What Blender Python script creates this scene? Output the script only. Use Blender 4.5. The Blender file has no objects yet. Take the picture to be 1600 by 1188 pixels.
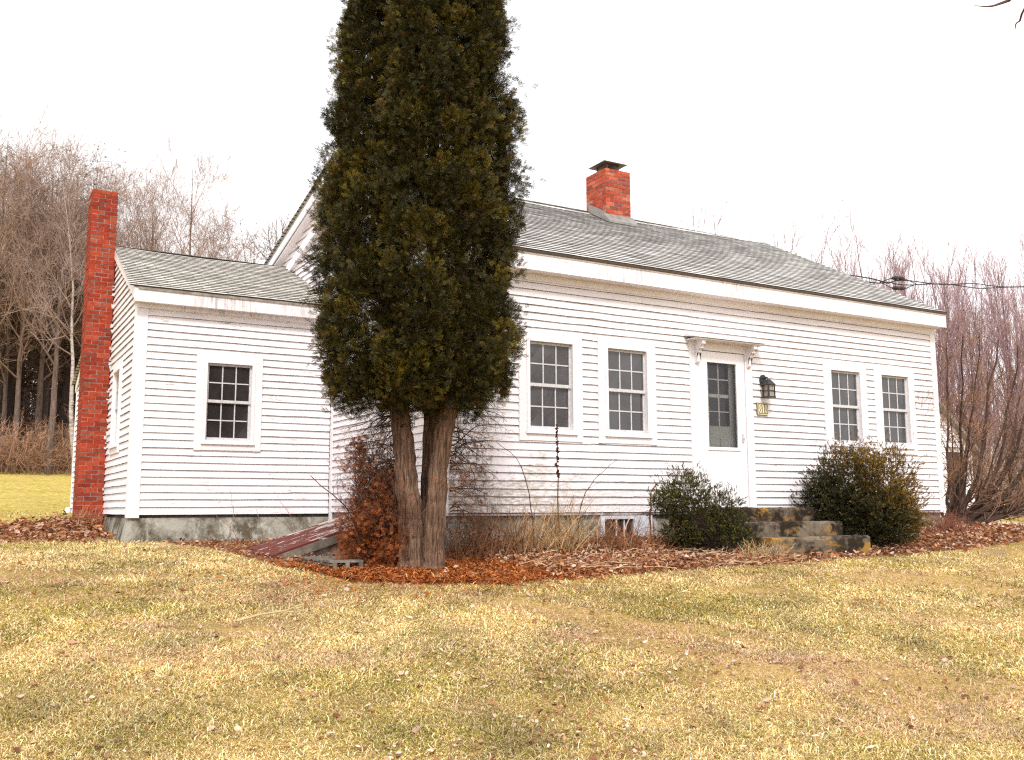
import bpy, math, random
import numpy as np
random.seed(7); rng = np.random.default_rng(11)
S = bpy.context.scene
COL = S.collection
R = math.radians

# ------------------------------------------------------------------ helpers
def setp(o, label=None, cat=None, group=None, kind=None):
    if label: o['label'] = label
    if cat: o['category'] = cat
    if group: o['group'] = group
    if kind: o['kind'] = kind
    return o

def empty(name, loc, label=None, cat=None, group=None):
    o = bpy.data.objects.new(name, None); COL.objects.link(o)
    o.location = loc; o.empty_display_size = .2
    return setp(o, label, cat, group)

class MB:
    """collects polygons; verts in world space, optional colour per vertex and uv per vertex"""
    def __init__(s): s.v=[]; s.f=[]; s.m=[]; s.c=[]; s.uv=[]; s.n=0
    def add(s, V, F, mi=0, col=None, uv=None):
        V=np.asarray(V,float).reshape(-1,3); F=np.asarray(F,int)
        s.v.append(V); s.f.append(F+s.n); s.m.append(np.full(len(F),mi)); s.n+=len(V)
        if col is None: col=(1,1,1)
        col=np.asarray(col,float)
        if col.ndim==1: col=np.tile(col[:3],(len(V),1))
        s.c.append(col[:,:3])
        s.uv.append(np.zeros((len(V),2)) if uv is None else np.asarray(uv,float))
        return s
    def box(s, lo, hi, mi=0, col=None, jit=0):
        x0,y0,z0=lo; x1,y1,z1=hi
        V=np.array([[x0,y0,z0],[x1,y0,z0],[x1,y1,z0],[x0,y1,z0],[x0,y0,z1],[x1,y0,z1],[x1,y1,z1],[x0,y1,z1]],float)
        if jit: V+=rng.normal(0,jit,V.shape)
        return s.hexa(V,mi,col)
    def hexa(s, V, mi=0, col=None):
        return s.add(V,[[0,3,2,1],[4,5,6,7],[0,1,5,4],[1,2,6,5],[2,3,7,6],[3,0,4,7]],mi,col)
    def prism(s, poly, axis, a, b, mi=0, col=None):
        """poly: list of 2d points in the two other axes (in axis order), extruded along axis a..b"""
        n=len(poly); V=[]
        for t in (a,b):
            for p in poly:
                q=list(p); q.insert(axis,t); V.append(q)
        V=np.array(V,float)
        F4=[[i,(i+1)%n,n+(i+1)%n,n+i] for i in range(n)]
        s.add(V,F4,mi,col)
        c0=V[:n].mean(0); c1=V[n:].mean(0)
        W=np.vstack([V,[c0],[c1]])
        T=[[(i+1)%n,i,2*n] for i in range(n)]+[[n+i,n+(i+1)%n,2*n+1] for i in range(n)]
        return s.add(W,T,mi,col)
    def build(s, name, mats, parent=None, smooth=False, bevel=0, local=False):
        me=bpy.data.meshes.new(name)
        V=np.concatenate(s.v); 
        flat=[];tot=[];mat=[]
        for F,m in zip(s.f,s.m):
            flat.append(F.ravel()); tot.append(np.full(len(F),F.shape[1])); mat.append(m)
        flat=np.concatenate(flat).astype(np.int32); tot=np.concatenate(tot).astype(np.int32); mat=np.concatenate(mat).astype(np.int32)
        me.vertices.add(len(V)); me.loops.add(len(flat)); me.polygons.add(len(tot))
        me.loops.foreach_set('vertex_index',flat)
        st=np.concatenate([[0],np.cumsum(tot)[:-1]]).astype(np.int32)
        me.polygons.foreach_set('loop_start',st); me.polygons.foreach_set('loop_total',tot)
        me.polygons.foreach_set('material_index',mat)
        me.polygons.foreach_set('use_smooth',np.full(len(tot),bool(smooth)))
        off=np.zeros(3)
        o=bpy.data.objects.new(name,me); COL.objects.link(o)
        if parent is not None:
            o.parent=parent
            if not local:
                w=np.zeros(3); p=parent
                while p is not None: w+=np.array(p.location); p=p.parent
                o.location=tuple(-w)
        me.vertices.foreach_set('co',V.ravel().astype(np.float32))
        C=np.concatenate(s.c); 
        a=me.attributes.new('Col','FLOAT_COLOR','POINT')
        a.data.foreach_set('color',np.hstack([C,np.ones((len(C),1))]).ravel().astype(np.float32))
        UV=np.concatenate(s.uv)
        if np.any(UV):
            u=me.uv_layers.new(name='UVMap'); u.data.foreach_set('uv',UV[flat].ravel().astype(np.float32))
        for m in (mats if isinstance(mats,(list,tuple)) else [mats]): me.materials.append(m)
        me.update(calc_edges=True); me.validate()
        if bevel:
            b=o.modifiers.new('bevel','BEVEL'); b.width=bevel; b.segments=2; b.limit_method='ANGLE'
        return o

def nrm(a): return a/np.maximum(np.linalg.norm(a,axis=-1,keepdims=True),1e-9)

def tubes(mb, P, Rr, sides=3, mi=0, col=None, colj=0):
    """P (n,k,3) polylines, Rr (n,k) radii"""
    P=np.asarray(P,float); Rr=np.asarray(Rr,float); n,k,_=P.shape
    T=nrm(np.gradient(P,axis=1)); mt=np.abs(T.mean(1)); ax=np.eye(3)[mt.argmin(1)]
    U=nrm(np.cross(T,ax[:,None,:])); W=np.cross(T,U)
    a=np.arange(sides)*2*np.pi/sides
    V=P[:,:,None,:]+Rr[:,:,None,None]*(U[:,:,None,:]*np.cos(a)[None,None,:,None]+W[:,:,None,:]*np.sin(a)[None,None,:,None])
    idx=np.arange(n*k*sides).reshape(n,k,sides)
    F=np.stack([idx[:,:-1,:],np.roll(idx,-1,2)[:,:-1,:],np.roll(idx,-1,2)[:,1:,:],idx[:,1:,:]],-1).reshape(-1,4)
    c=None
    if col is not None:
        col=np.asarray(col,float)
        c=np.tile(col,(n,1)) if col.ndim==1 else col
        if colj: c=c*(1+rng.normal(0,colj,(n,1)))
        c=np.repeat(np.clip(c,0,1),k*sides,axis=0)
    mb.add(V.reshape(-1,3),F,mi,c)

def path1(pts, n=None, wig=0):
    pts=np.array(pts,float)
    if n is None: return pts[None]
    t=np.linspace(0,len(pts)-1,n); i=np.minimum(t.astype(int),len(pts)-2); f=(t-i)[:,None]
    # catmull-rom
    q=np.vstack([2*pts[0]-pts[1],pts,2*pts[-1]-pts[-2]])
    p0,p1,p2,p3=q[i],q[i+1],q[i+2],q[i+3]
    out=.5*((2*p1)+(-p0+p2)*f+(2*p0-5*p1+4*p2-p3)*f**2+(-p0+3*p1-3*p2+p3)*f**3)
    if wig: out[1:-1]+=rng.normal(0,wig,(n-2,3))
    return out[None]

def grow(P, Rr, n, t0, t1, L, ang, up=0., wig=.15, k=6, rf=.6, tip=.3, rmin=.002, asd=.2, flat=1.0):
    """n children per parent path. L: (lo,hi) as fraction of a reference given by absolute metres; shorter towards the tip"""
    m,kk,_=P.shape
    pi=np.repeat(np.arange(m),n); N=len(pi)
    t=rng.uniform(t0,t1,N); x=t*(kk-1); i=np.minimum(x.astype(int),kk-2); f=(x-i)[:,None]
    pos=P[pi,i]*(1-f)+P[pi,i+1]*f; tan=nrm(P[pi,i+1]-P[pi,i]); r0=Rr[pi,i]*(1-f[:,0])+Rr[pi,i+1]*f[:,0]
    pr=rng.normal(0,1,(N,3)); pr-=tan*(pr*tan).sum(1,keepdims=True); pr=nrm(pr)
    a=np.clip(rng.normal(ang,asd,N),.1,1.9)[:,None]
    d=nrm(tan*np.cos(a)+pr*np.sin(a)); d[:,2]*=flat; d=nrm(d)
    ln=rng.uniform(L[0],L[1],N)*(1.15-.75*(t-t0)/max(t1-t0,1e-6)*.8)
    out=np.zeros((N,k,3)); out[:,0]=pos; p=pos.copy()
    for j in range(1,k):
        d=d+rng.normal(0,wig,(N,3)); d[:,2]+=up; d=nrm(d)
        p=p+d*(ln/(k-1))[:,None]; out[:,j]=p
    rb=np.maximum(r0*rf,rmin); rr=rb[:,None]*np.linspace(1,tip,k)[None]
    return out,np.maximum(rr,rmin*.6)

# ------------------------------------------------------------------ materials
MATS={}
class NT:
    def __init__(s,name):
        s.m=bpy.data.materials.new(name); s.m.use_nodes=True; s.t=s.m.node_tree; s.n=s.t.nodes
        s.b=s.n['Principled BSDF']; s.out=s.n['Material Output']
    def node(s,ty,**kw):
        o=s.n.new(ty)
        for k,v in kw.items(): setattr(o,k,v)
        return o
    def link(s,a,b): s.t.links.new(a,b)
    def coord(s,kind='Object',scale=(1,1,1)):
        c=s.node('ShaderNodeTexCoord'); mp=s.node('ShaderNodeMapping'); mp.inputs['Scale'].default_value=scale
        s.link(c.outputs[kind],mp.inputs['Vector']); return mp.outputs[0]
    def noise(s,vec,scale,detail=4,rough=.6,dist=0):
        o=s.node('ShaderNodeTexNoise'); o.inputs['Scale'].default_value=scale; o.inputs['Detail'].default_value=detail
        o.inputs['Roughness'].default_value=rough; o.inputs['Distortion'].default_value=dist
        if vec is not None: s.link(vec,o.inputs['Vector'])
        return o.outputs['Fac']
    def ramp(s,fac,stops):
        o=s.node('ShaderNodeValToRGB'); e=o.color_ramp.elements
        while len(e)<len(stops): e.new(.5)
        for i,(p,c) in enumerate(stops):
            e[i].position=p; e[i].color=(*c,1) if not isinstance(c,(int,float)) else (c,c,c,1)
        s.link(fac,o.inputs[0]); return o.outputs[0]
    def mix(s,fac,a,b,mode='MIX'):
        o=s.node('ShaderNodeMix',data_type='RGBA',blend_type=mode)
        for k,v in ((0,fac),(6,a),(7,b)):
            if hasattr(v,'is_output'): s.link(v,o.inputs[k])
            elif isinstance(v,(int,float)) : o.inputs[k].default_value=v if k==0 else (v,v,v,1)
            else: o.inputs[k].default_value=(*v,1)
        return o.outputs[2]
    def math(s,op,a,b=0.,clamp=False):
        o=s.node('ShaderNodeMath',operation=op); o.use_clamp=clamp
        for k,v in ((0,a),(1,b)):
            if hasattr(v,'is_output'): s.link(v,o.inputs[k])
            else: o.inputs[k].default_value=v
        return o.outputs[0]
    def attr(s,name='Col'):
        o=s.node('ShaderNodeAttribute',attribute_name=name); return o
    def bump(s,h,strength=.3,dist=.01):
        o=s.node('ShaderNodeBump'); o.inputs['Strength'].default_value=strength; o.inputs['Distance'].default_value=dist
        s.link(h,o.inputs['Height']); s.link(o.outputs[0],s.b.inputs['Normal'])
    def color(s,c):
        if hasattr(c,'is_output'): s.link(c,s.b.inputs['Base Color'])
        else: s.b.inputs['Base Color'].default_value=(*c,1)
    def rough(s,v,spec=.3):
        s.b.inputs['Roughness'].default_value=v; s.b.inputs['Specular IOR Level'].default_value=spec
    def sep(s,vec):
        o=s.node('ShaderNodeSeparateXYZ'); s.link(vec,o.inputs[0]); return o.outputs

def mat_attr(name, rough=.75, spec=.2, nscale=0, namt=.3, trans=0):
    n=NT(name); c=n.attr().outputs['Color']
    if nscale:
        f=n.noise(n.coord('Object'),nscale,5); f=n.ramp(f,[(.3,1-namt),(.7,1+namt*.6)]); c=n.mix(1.,c,f,'MULTIPLY')
    n.color(c); n.rough(rough,spec)
    if trans:
        tr=n.node('ShaderNodeBsdfTranslucent'); n.link(c,tr.inputs[0]); mx=n.node('ShaderNodeMixShader'); mx.inputs[0].default_value=trans
        n.link(n.b.outputs[0],mx.inputs[1]); n.link(tr.outputs[0],mx.inputs[2]); n.link(mx.outputs[0],n.out.inputs[0])
    return n.m

WHITE=(.775,.748,.775)
def mat_paint(name, peel=.70, streaks=0, grime=0, wood=(.30,.25,.23)):
    n=NT(name); co=n.coord('Object')
    big=n.noise(co,.9,3); col=n.mix(n.ramp(big,[(.35,0.),(.7,1.)]),WHITE,(.74,.70,.735))
    st=n.noise(n.coord('Object',(1.2,1.2,11)),2.1,8,.72,.3); sm=n.noise(n.coord('Object',(3,3,16)),5.,8,.75)
    pm=n.ramp(n.math('ADD',n.math('MULTIPLY',st,.62),n.math('MULTIPLY',sm,.38)),[(peel-.012,0.),(peel+.02,1.)])
    col=n.mix(pm,col,n.mix(n.noise(co,30,3),wood,(.5,.44,.40)))
    if streaks:
        v=n.noise(n.coord('Object',(9,9,.8)),3.,7,.75); pz=n.noise(n.coord('Object',(1,1,.6)),1.1,4,.6)
        k=n.math('MULTIPLY',n.ramp(v,[(.46,0.),(.60,1.)]),n.ramp(pz,[(.42,0.),(.60,1.)])); col=n.mix(n.math('MULTIPLY',k,streaks),col,(.36,.31,.31))
    # thin general grime and scuffs
    k=n.math('MULTIPLY',n.ramp(n.noise(n.coord('Object',(.8,.8,5)),2.6,8,.75),[(.52,0.),(.72,1.)]),.35); col=n.mix(k,col,(.50,.44,.42))
    if grime:
        x,y,z=n.sep(co)
        # mildew creeping up the lowest boards, ragged
        h=n.noise(n.coord('Object',(1.1,1,2.5)),2.0,7,.7)
        lim=n.math('ADD',n.math('MULTIPLY',h,2.6),.85)
        edge=n.math('SUBTRACT',lim,z); edge=n.math('MULTIPLY',edge,3.0,True)
        xm=n.node('ShaderNodeMapRange'); n.link(x,xm.inputs[0]); xm.inputs[1].default_value=8.5; xm.inputs[2].default_value=5.0
        fine=n.ramp(n.noise(n.coord('Object',(2,2,7)),6.,8,.75),[(.36,0.),(.56,1.)])
        g=n.math('MULTIPLY',n.math('MULTIPLY',edge,fine),n.math('ADD',n.math('MULTIPLY',xm.outputs[0],.85),.16),True)
        col=n.mix(g,col,(.27,.215,.155))
    n.color(col); n.rough(.55,.3)
    n.bump(n.math('SUBTRACT',st,n.math('MULTIPLY',pm,.6)),.2,.002)
    return n.m

def mat_simple(name,c,rough=.6,spec=.3,var=.25,scale=12,metal=0,bump=0):
    n=NT(name); co=n.coord('Object')
    f=n.ramp(n.noise(co,scale,6,.65),[(.3,1-var),(.7,1+var*.5)])
    n.color(n.mix(1.,c,f,'MULTIPLY')); n.rough(rough,spec); n.b.inputs['Metallic'].default_value=metal
    if bump: n.bump(n.noise(co,scale*3,6),bump,.01)
    return n.m

def mat_butt():  # grimy board butts, darkened so the lap shadow line sits in the colour
    n=NT('clapboard_butt_shade'); co=n.coord('Object',(1.5,1.5,1))
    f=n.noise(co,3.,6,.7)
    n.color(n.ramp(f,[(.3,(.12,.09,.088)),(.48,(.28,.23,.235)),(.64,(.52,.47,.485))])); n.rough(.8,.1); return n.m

def mat_shingle(name, base=(.46,.45,.42), dark=(.23,.22,.21), moss=0):
    n=NT(name); uv=n.coord('UV')
    br=n.node('ShaderNodeTexBrick'); n.link(uv,br.inputs['Vector'])
    br.offset=.5; br.inputs['Scale'].default_value=1.; br.inputs['Brick Width'].default_value=.305; br.inputs['Row Height'].default_value=.127
    br.inputs['Mortar Size'].default_value=.006; br.inputs['Mortar Smooth'].default_value=.1; br.inputs['Bias'].default_value=-.25
    br.inputs['Color1'].default_value=(*base,1); br.inputs['Color2'].default_value=(*[b*.42 for b in base],1); br.inputs['Mortar'].default_value=(.12,.115,.11,1)
    # weathering in soft uneven patches
    f=n.noise(n.coord('UV',(1.,2.2,1)),1.1,5,.6); col=n.mix(n.math('MULTIPLY',n.ramp(f,[(.35,0.),(.7,1.)]),.34),br.outputs[0],dark)
    g=n.noise(n.coord('UV',(1,3.2,1)),4.2,5,.75); col=n.mix(n.math('MULTIPLY',n.ramp(g,[(.44,0.),(.62,1.)]),.6),col,dark)
    gr=n.ramp(n.noise(uv,140,3,.8),[(.3,.7),(.7,1.25)]); col=n.mix(1.,col,gr,'MULTIPLY')
    if moss:
        s=n.ramp(n.noise(n.coord('UV',(1,1.6,1)),3.3,8,.8),[(.66,0.),(.72,1.)]); col=n.mix(s,col,(.10,.095,.08))
    n.color(col); n.rough(.9,.15); n.bump(n.noise(uv,90,4),.4,.006); return n.m

def mat_concrete(name, base=(.36,.35,.30), dark=(.13,.115,.085), light=(.52,.50,.44), moss=None, lo=.40, hi=.62):
    n=NT(name); co=n.coord('Object'); f=n.noise(co,1.9,8,.7); g=n.noise(n.coord('Object',(1,1,.5)),5.5,8,.75)
    col=n.mix(n.ramp(f,[(lo,0.),(hi,1.)]),base,dark); col=n.mix(n.ramp(g,[(.52,0.),(.66,.8)]),col,light)
    if moss: 
        h=n.noise(n.coord('Object',(.8,1,1.6)),3.1,7,.7,.4)
        col=n.mix(n.ramp(h,[(.53,0.),(.62,.9)]),col,moss[0]); h2=n.noise(n.coord('Object',(.9,1,1.3)),2.2,7,.65,.3); col=n.mix(n.ramp(h2,[(.47,0.),(.54,1.)]),col,moss[1])
    n.color(col); n.rough(.9,.15); n.bump(n.noise(co,22,8,.7),.6,.02); return n.m

def mat_bark(name,c1,c2,sc=(14,14,1.6),bump=.8):
    n=NT(name); v=n.coord('Object',sc); f=n.noise(v,1.6,8,.7,.6)
    n.color(n.ramp(f,[(.32,c1),(.62,c2)])); n.rough(.9,.1); n.bump(f,bump,.03); return n.m

def mat_glass(name, base=(.02,.02,.022), spec=.5, haze=.04, wob=.10):
    n=NT(name); co=n.coord('Object')
    f=n.noise(n.coord('Object',(1,1,1)),2.3,5,.6,.8)
    n.color(n.mix(n.ramp(f,[(.3,0.),(.75,1.)]),base,tuple(b*2.2 for b in base))); n.rough(haze,spec); n.b.inputs['IOR'].default_value=1.5
    n.bump(n.noise(co,4.,2),wob,.004); return n.m

M={}
M['siding']=mat_paint('painted_clapboard',.600,grime=1)
M['siding_wing']=mat_paint('painted_clapboard_wing',.585)
M['trim']=mat_paint('painted_trim',.645)
M['fascia']=mat_paint('painted_fascia',.60,.85,wood=(.40,.33,.31))
M['butt']=mat_butt()
M['shingle']=mat_shingle('grey_shingle',(.80,.775,.745),(.30,.285,.27))
M['shingle_old']=mat_shingle('old_grey_shingle',(.74,.70,.63),(.30,.28,.25),1)
M['conc']=mat_concrete('old_concrete',(.34,.325,.28),(.095,.08,.055),(.54,.52,.46),None,.42,.58)
M['step']=mat_concrete('step_concrete',(.165,.13,.095),(.035,.026,.018),(.24,.21,.17),((.31,.165,.03),(.025,.017,.012)),.42,.58)
M['brick']=mat_attr('brick',.9,.1,26,.35)
M['mortar']=mat_simple('mortar',(.33,.25,.22),.95,.1,.5,18)
M['pane']=mat_glass('window_glass',(.034,.032,.034),.7)
M['pane_wing']=mat_glass('screened_glass',(.020,.017,.017),.35,.08)
M['pane_side']=mat_glass('side_glass',(.20,.17,.165),.3,.3)
M['sash']=mat_simple('sash_paint',(.54,.53,.545),.5,.3,.2,20)
M['door']=mat_simple('door_enamel',(.79,.765,.79),.35,.4,.04,3)
M['inner_door']=mat_simple('inner_door_paint',(.36,.38,.36),.5,.3,.1,4)
M['black']=mat_simple('black_metal',(.018,.018,.019),.45,.5,.3,30)
M['lampglass']=mat_simple('lamp_glass',(.30,.24,.18),.25,.5,.3,18)
M['metal']=mat_simple('cap_metal',(.16,.14,.12),.55,.4,.5,9,.6)
M['flash']=mat_simple('lead_flashing',(.25,.24,.225),.6,.4,.35,10,.3)
M['drip']=mat_simple('drip_edge',(.07,.045,.03),.6,.3,.4,20)
M['plaque']=mat_simple('plaque_stone',(.26,.21,.09),.6,.3,.35,40)
M['numeral']=mat_simple('numeral_paint',(.85,.80,.62),.5,.3,.1,30)
M['bare_wood']=mat_simple('weathered_wood',(.30,.265,.23),.9,.1,.5,9,0,.5)
M['leaf']=mat_attr('dry_leaf',.8,.15,0,0,.15)
M['grass']=mat_attr('grass_blade',.75,.1,0,0,.3)
M['foliage']=mat_attr('foliage',.6,.25,0,0,.12)
M['twig']=mat_attr('twig',.85,.1)
M['bark_cedar']=mat_bark('cedar_bark',(.026,.013,.009),(.25,.155,.105),(26,26,1.5),1.)
M['bark']=mat_bark('grey_bark',(.055,.038,.032),(.20,.145,.12))
M['bark_dark']=mat_bark('dark_bark',(.025,.018,.015),(.075,.055,.048))
M['bark_birch']=mat_bark('birch_bark',(.16,.12,.10),(.52,.46,.42),(3,3,9),.3)
M['pallet_wood']=mat_simple('old_pallet_wood',(.17,.145,.12),.9,.1,.6,9,0,.5)
M['plastic']=mat_simple('white_plastic',(.75,.75,.77),.4,.4,.05,5)
M['wire']=mat_simple('cable_black',(.012,.012,.013),.6,.3,.2,5)

# peeled red paint on boards
n=NT('peeled_red_paint'); f=n.noise(n.coord('Object',(.5,6,6)),2.0,7,.72,.3)
x,y,z=n.sep(n.coord('Object'))
up=n.node('ShaderNodeMapRange'); n.link(x,up.inputs[0]); up.inputs[1].default_value=3.2; up.inputs[2].default_value=4.6; up.inputs[3].default_value=-.06; up.inputs[4].default_value=.13
f=n.math('ADD',f,up.outputs[0])
n.color(n.ramp(f,[(.47,(.105,.020,.013)),(.53,(.075,.014,.010)),(.545,(.55,.46,.42)),(.75,(.42,.34,.31))])); n.rough(.7,.2); n.bump(f,.5,.01); M['red']=n.m

# real see-through storm-door glass
n=NT('storm_glass'); n.n.remove(n.b)
tr=n.node('ShaderNodeBsdfTransparent'); gl=n.node('ShaderNodeBsdfGlossy'); gl.inputs['Roughness'].default_value=.03
fr=n.node('ShaderNodeFresnel'); fr.inputs[0].default_value=1.45; mx=n.node('ShaderNodeMixShader')
n.link(fr.outputs[0],mx.inputs[0]); n.link(tr.outputs[0],mx.inputs[1]); n.link(gl.outputs[0],mx.inputs[2]); n.link(mx.outputs[0],n.out.inputs[0]); M['storm']=n.m

# ------------------------------------------------------------------ ground shape
_y=np.array([-200,-30,-6,0,8.2,9.2,10,13.7,16,45,250]); _z=np.array([-3,-1.4,-.62,0,.985,1.045,1.10,1.16,1.22,1.34,3.])
def sst(a,b,x): t=np.clip((x-a)/(b-a),0,1); return t*t*(3-2*t)
def gz(x,y):
    x=np.asarray(x,float); y=np.asarray(y,float)
    z=sum(np.interp(y+o,_y,_z) for o in (-.8,-.4,0,.4,.8))/5
    hill=1-sst(9,24,x)
    z=z+hill*(.060*np.clip(y-15.5,0,34)+.01*np.clip(y-49,0,150))
    z=z+.11*np.exp(-((y-9.75)/.6)**2)*sst(4.6,5.6,x)*(1-sst(7.9,9.0,x))
    z=z+.17*np.exp(-((y-9.9)/.8)**2)*sst(11.6,13.2,x)*(1-sst(15,19,x))
    z=z+.16*np.exp(-((y-15.9)/1.0)**2-((x-1.45)/.75)**2)
    z=z+.035*np.sin(x*.55+1.3)*np.sin(y*.62+.4)*sst(2,5,y)*.6
    return z
def bedmask(x,y):
    """planting bed with leaves and needle duff along the house front"""
    xe=np.array([0,2.3,2.6,2.75,3.1,4.3,5.5,7,8.2,9.2,10.6,12,13.5,16,19]); ye=np.array([14.6,14.3,12.2,9.3,8.15,7.6,7.75,7.95,8.05,8.22,8.38,8.62,8.8,9.3,10.2])
    e=np.interp(x,xe,ye)
    m=sst(-.18,.25,y-e)*(1-sst(14.2,15.5,y))*sst(1.2,2.6,x+.35*(y-9)*0)*(1-sst(18,21,x))
    p=np.exp(-((y-15.7)/1.35)**2-((x-1.35)/1.15)**2); p=sst(.25,.5,p)
    return np.maximum(m,p)

# ------------------------------------------------------------------ world, sun, camera
w=bpy.data.worlds.new('World'); S.world=w; w.use_nodes=True; t=w.node_tree
SUN_EL,SUN_AZ=R(48),R(205)     # direction the light comes from, compass from +y clockwise
sky=t.nodes.new('ShaderNodeTexSky'); sky.sky_type='NISHITA'; sky.sun_disc=False; sky.sun_elevation=SUN_EL; sky.sun_rotation=SUN_AZ
sky.air_density=1.; sky.dust_density=6.; sky.ozone_density=1.
hs=t.nodes.new('ShaderNodeHueSaturation'); hs.inputs['Saturation'].default_value=.10
mx=t.nodes.new('ShaderNodeMix'); mx.data_type='RGBA'; mx.inputs[0].default_value=.72; mx.inputs[7].default_value=(11.5,11.3,11.4,1)   # cloud sheet over the clear sky
t.links.new(sky.outputs[0],hs.inputs['Color']); t.links.new(hs.outputs[0],mx.inputs[6]); t.links.new(mx.outputs[2],t.nodes['Background'].inputs[0])
t.nodes['Background'].inputs[1].default_value=.085
sd=bpy.data.lights.new('sun','SUN'); sd.energy=1.5; sd.angle=R(10); sd.color=(1,.96,.9)
so=bpy.data.objects.new('sun',sd); COL.objects.link(so)
from mathutils import Vector, Matrix
dirv=Vector((math.sin(SUN_AZ)*math.cos(SUN_EL),math.cos(SUN_AZ)*math.cos(SUN_EL),math.sin(SUN_EL)))
so.rotation_euler=dirv.to_track_quat('Z','Y').to_euler(); so.location=(-5,-8,20)
S.view_settings.view_transform='Standard'; S.view_settings.look='None'; S.view_settings.exposure=1.02; S.view_settings.gamma=1
S.cycles.use_denoising=False; S.cycles.pixel_filter_type='BLACKMAN_HARRIS'; S.cycles.filter_width=1.25
cd=bpy.data.cameras.new('camera'); cam=bpy.data.objects.new('camera',cd); COL.objects.link(cam); S.camera=cam
cd.sensor_width=36; cd.lens=1503.4/1600*36; cd.clip_end=1500; cd.clip_start=.1
pit,rol,yaw=R(7.601),R(-.203),R(30.03)
cam.location=(0,0,1.6)
F=Vector((math.sin(yaw)*math.cos(pit),math.cos(yaw)*math.cos(pit),math.sin(pit))); r0=Vector((math.cos(yaw),-math.sin(yaw),0)); u0=r0.cross(F)
rt=r0*math.cos(rol)+u0*math.sin(rol); uu=-r0*math.sin(rol)+u0*math.cos(rol)
mw=Matrix((rt,uu,-F)).transposed(); cam.rotation_euler=mw.to_euler()
FWD=np.array(F);RT=np.array(rt);UP=np.array(uu)

# ------------------------------------------------------------------ ground
xs=np.unique(np.concatenate([np.linspace(-220,-8,25),np.arange(-8,22,.2),np.linspace(22,60,40),np.linspace(60,320,22)]))
ys=np.unique(np.concatenate([np.linspace(-120,-4,20),np.arange(-4,20,.2),np.linspace(20,60,50),np.linspace(60,420,25)]))
X,Y=np.meshgrid(xs,ys); Z=gz(X,Y); nx,ny=len(xs),len(ys)
idx=np.arange(nx*ny).reshape(ny,nx)
mb=MB(); bm_=bedmask(X,Y).ravel()
duff=np.exp(-((X-3.9)/2.1)**2-((Y-8.4)/1.3)**2).ravel()
lush=(1-sst(3.2,6.5,X.ravel()))*sst(9,14,Y.ravel())
mb.add(np.stack([X.ravel(),Y.ravel(),Z.ravel()],1),np.stack([idx[:-1,:-1],idx[:-1,1:],idx[1:,1:],idx[1:,:-1]],-1).reshape(-1,4),0,np.stack([bm_,duff,lush],1))
n=NT('lawn_ground'); co=n.coord('Object'); at=n.attr(); sp=n.node('ShaderNodeSeparateColor'); n.link(at.outputs['Color'],sp.inputs[0])
a=n.noise(co,.55,6,.65); b=n.noise(co,3.5,6,.7); c=n.noise(co,38,6,.75)
straw=n.ramp(c,[(.25,(.17,.095,.03)),(.5,(.50,.33,.12)),(.75,(.78,.60,.28))])
green=n.ramp(c,[(.25,(.10,.085,.015)),(.5,(.21,.18,.035)),(.75,(.40,.33,.09))])
lushc=n.ramp(n.noise(n.coord('Object',(1,.25,1)),9,6,.7),[(.25,(.22,.165,.035)),(.5,(.45,.36,.085)),(.75,(.72,.58,.20))])
soil=n.ramp(c,[(.25,(.13,.07,.045)),(.5,(.34,.22,.15)),(.8,(.55,.42,.31))])
col=n.mix(n.ramp(n.math('ADD',n.math('MULTIPLY',a,.6),n.math('MULTIPLY',b,.4)),[(.45,0.),(.62,1.)]),straw,green)
col=n.mix(n.ramp(n.noise(n.coord('Object',(.7,1,1)),.8,7,.7),[(.60,0.),(.68,.9)]),col,soil)
col=n.mix(n.math('MULTIPLY',sp.outputs[2],n.ramp(n.noise(n.coord('Object',(1,.4,1)),1.4,6,.7),[(.36,.35),(.62,1.)])),col,lushc)
lit=n.ramp(n.noise(co,26,7,.75),[(.28,(.045,.018,.009)),(.5,(.22,.095,.045)),(.72,(.45,.28,.17))])
dfc=n.ramp(n.noise(co,30,7,.75),[(.28,(.12,.03,.010)),(.5,(.34,.10,.025)),(.72,(.52,.20,.06))])
bedc=n.mix(n.math('MULTIPLY',sp.outputs[1],1.3,True),lit,dfc)
bf=n.math('ADD',sp.outputs[0],n.math('MULTIPLY',n.math('SUBTRACT',n.noise(co,5,6,.7),.5),1.2)); bf=n.ramp(bf,[(.35,0.),(.65,1.)])
col=n.mix(bf,col,bedc); n.color(col); n.rough(.95,.05); n.bump(n.math('ADD',c,b),.9,.04); M['ground']=n.m
g=mb.build('ground',M['ground'],smooth=True); setp(g,'winter lawn ground, straw yellow, rising towards the house','ground',kind='structure')

# pale gravel driveway beyond the house
mb=MB(); dx=np.linspace(18.8,23.2,8); dy=np.linspace(-18,60,79); X,Y=np.meshgrid(dx,dy); X=X+.35*np.sin(Y*.3)+.0*X
ii=np.arange(X.size).reshape(X.shape)
mb.add(np.stack([X.ravel(),Y.ravel(),gz(X,Y).ravel()+.02],1),np.stack([ii[:-1,:-1],ii[:-1,1:],ii[1:,1:],ii[1:,:-1]],-1).reshape(-1,4))
M['gravel']=mat_simple('pale_gravel',(.50,.43,.38),.95,.1,.35,14,0,.6)
setp(mb.build('driveway',M['gravel'],smooth=True),'pale gravel driveway passing beyond the house','driveway',kind='structure')

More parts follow.
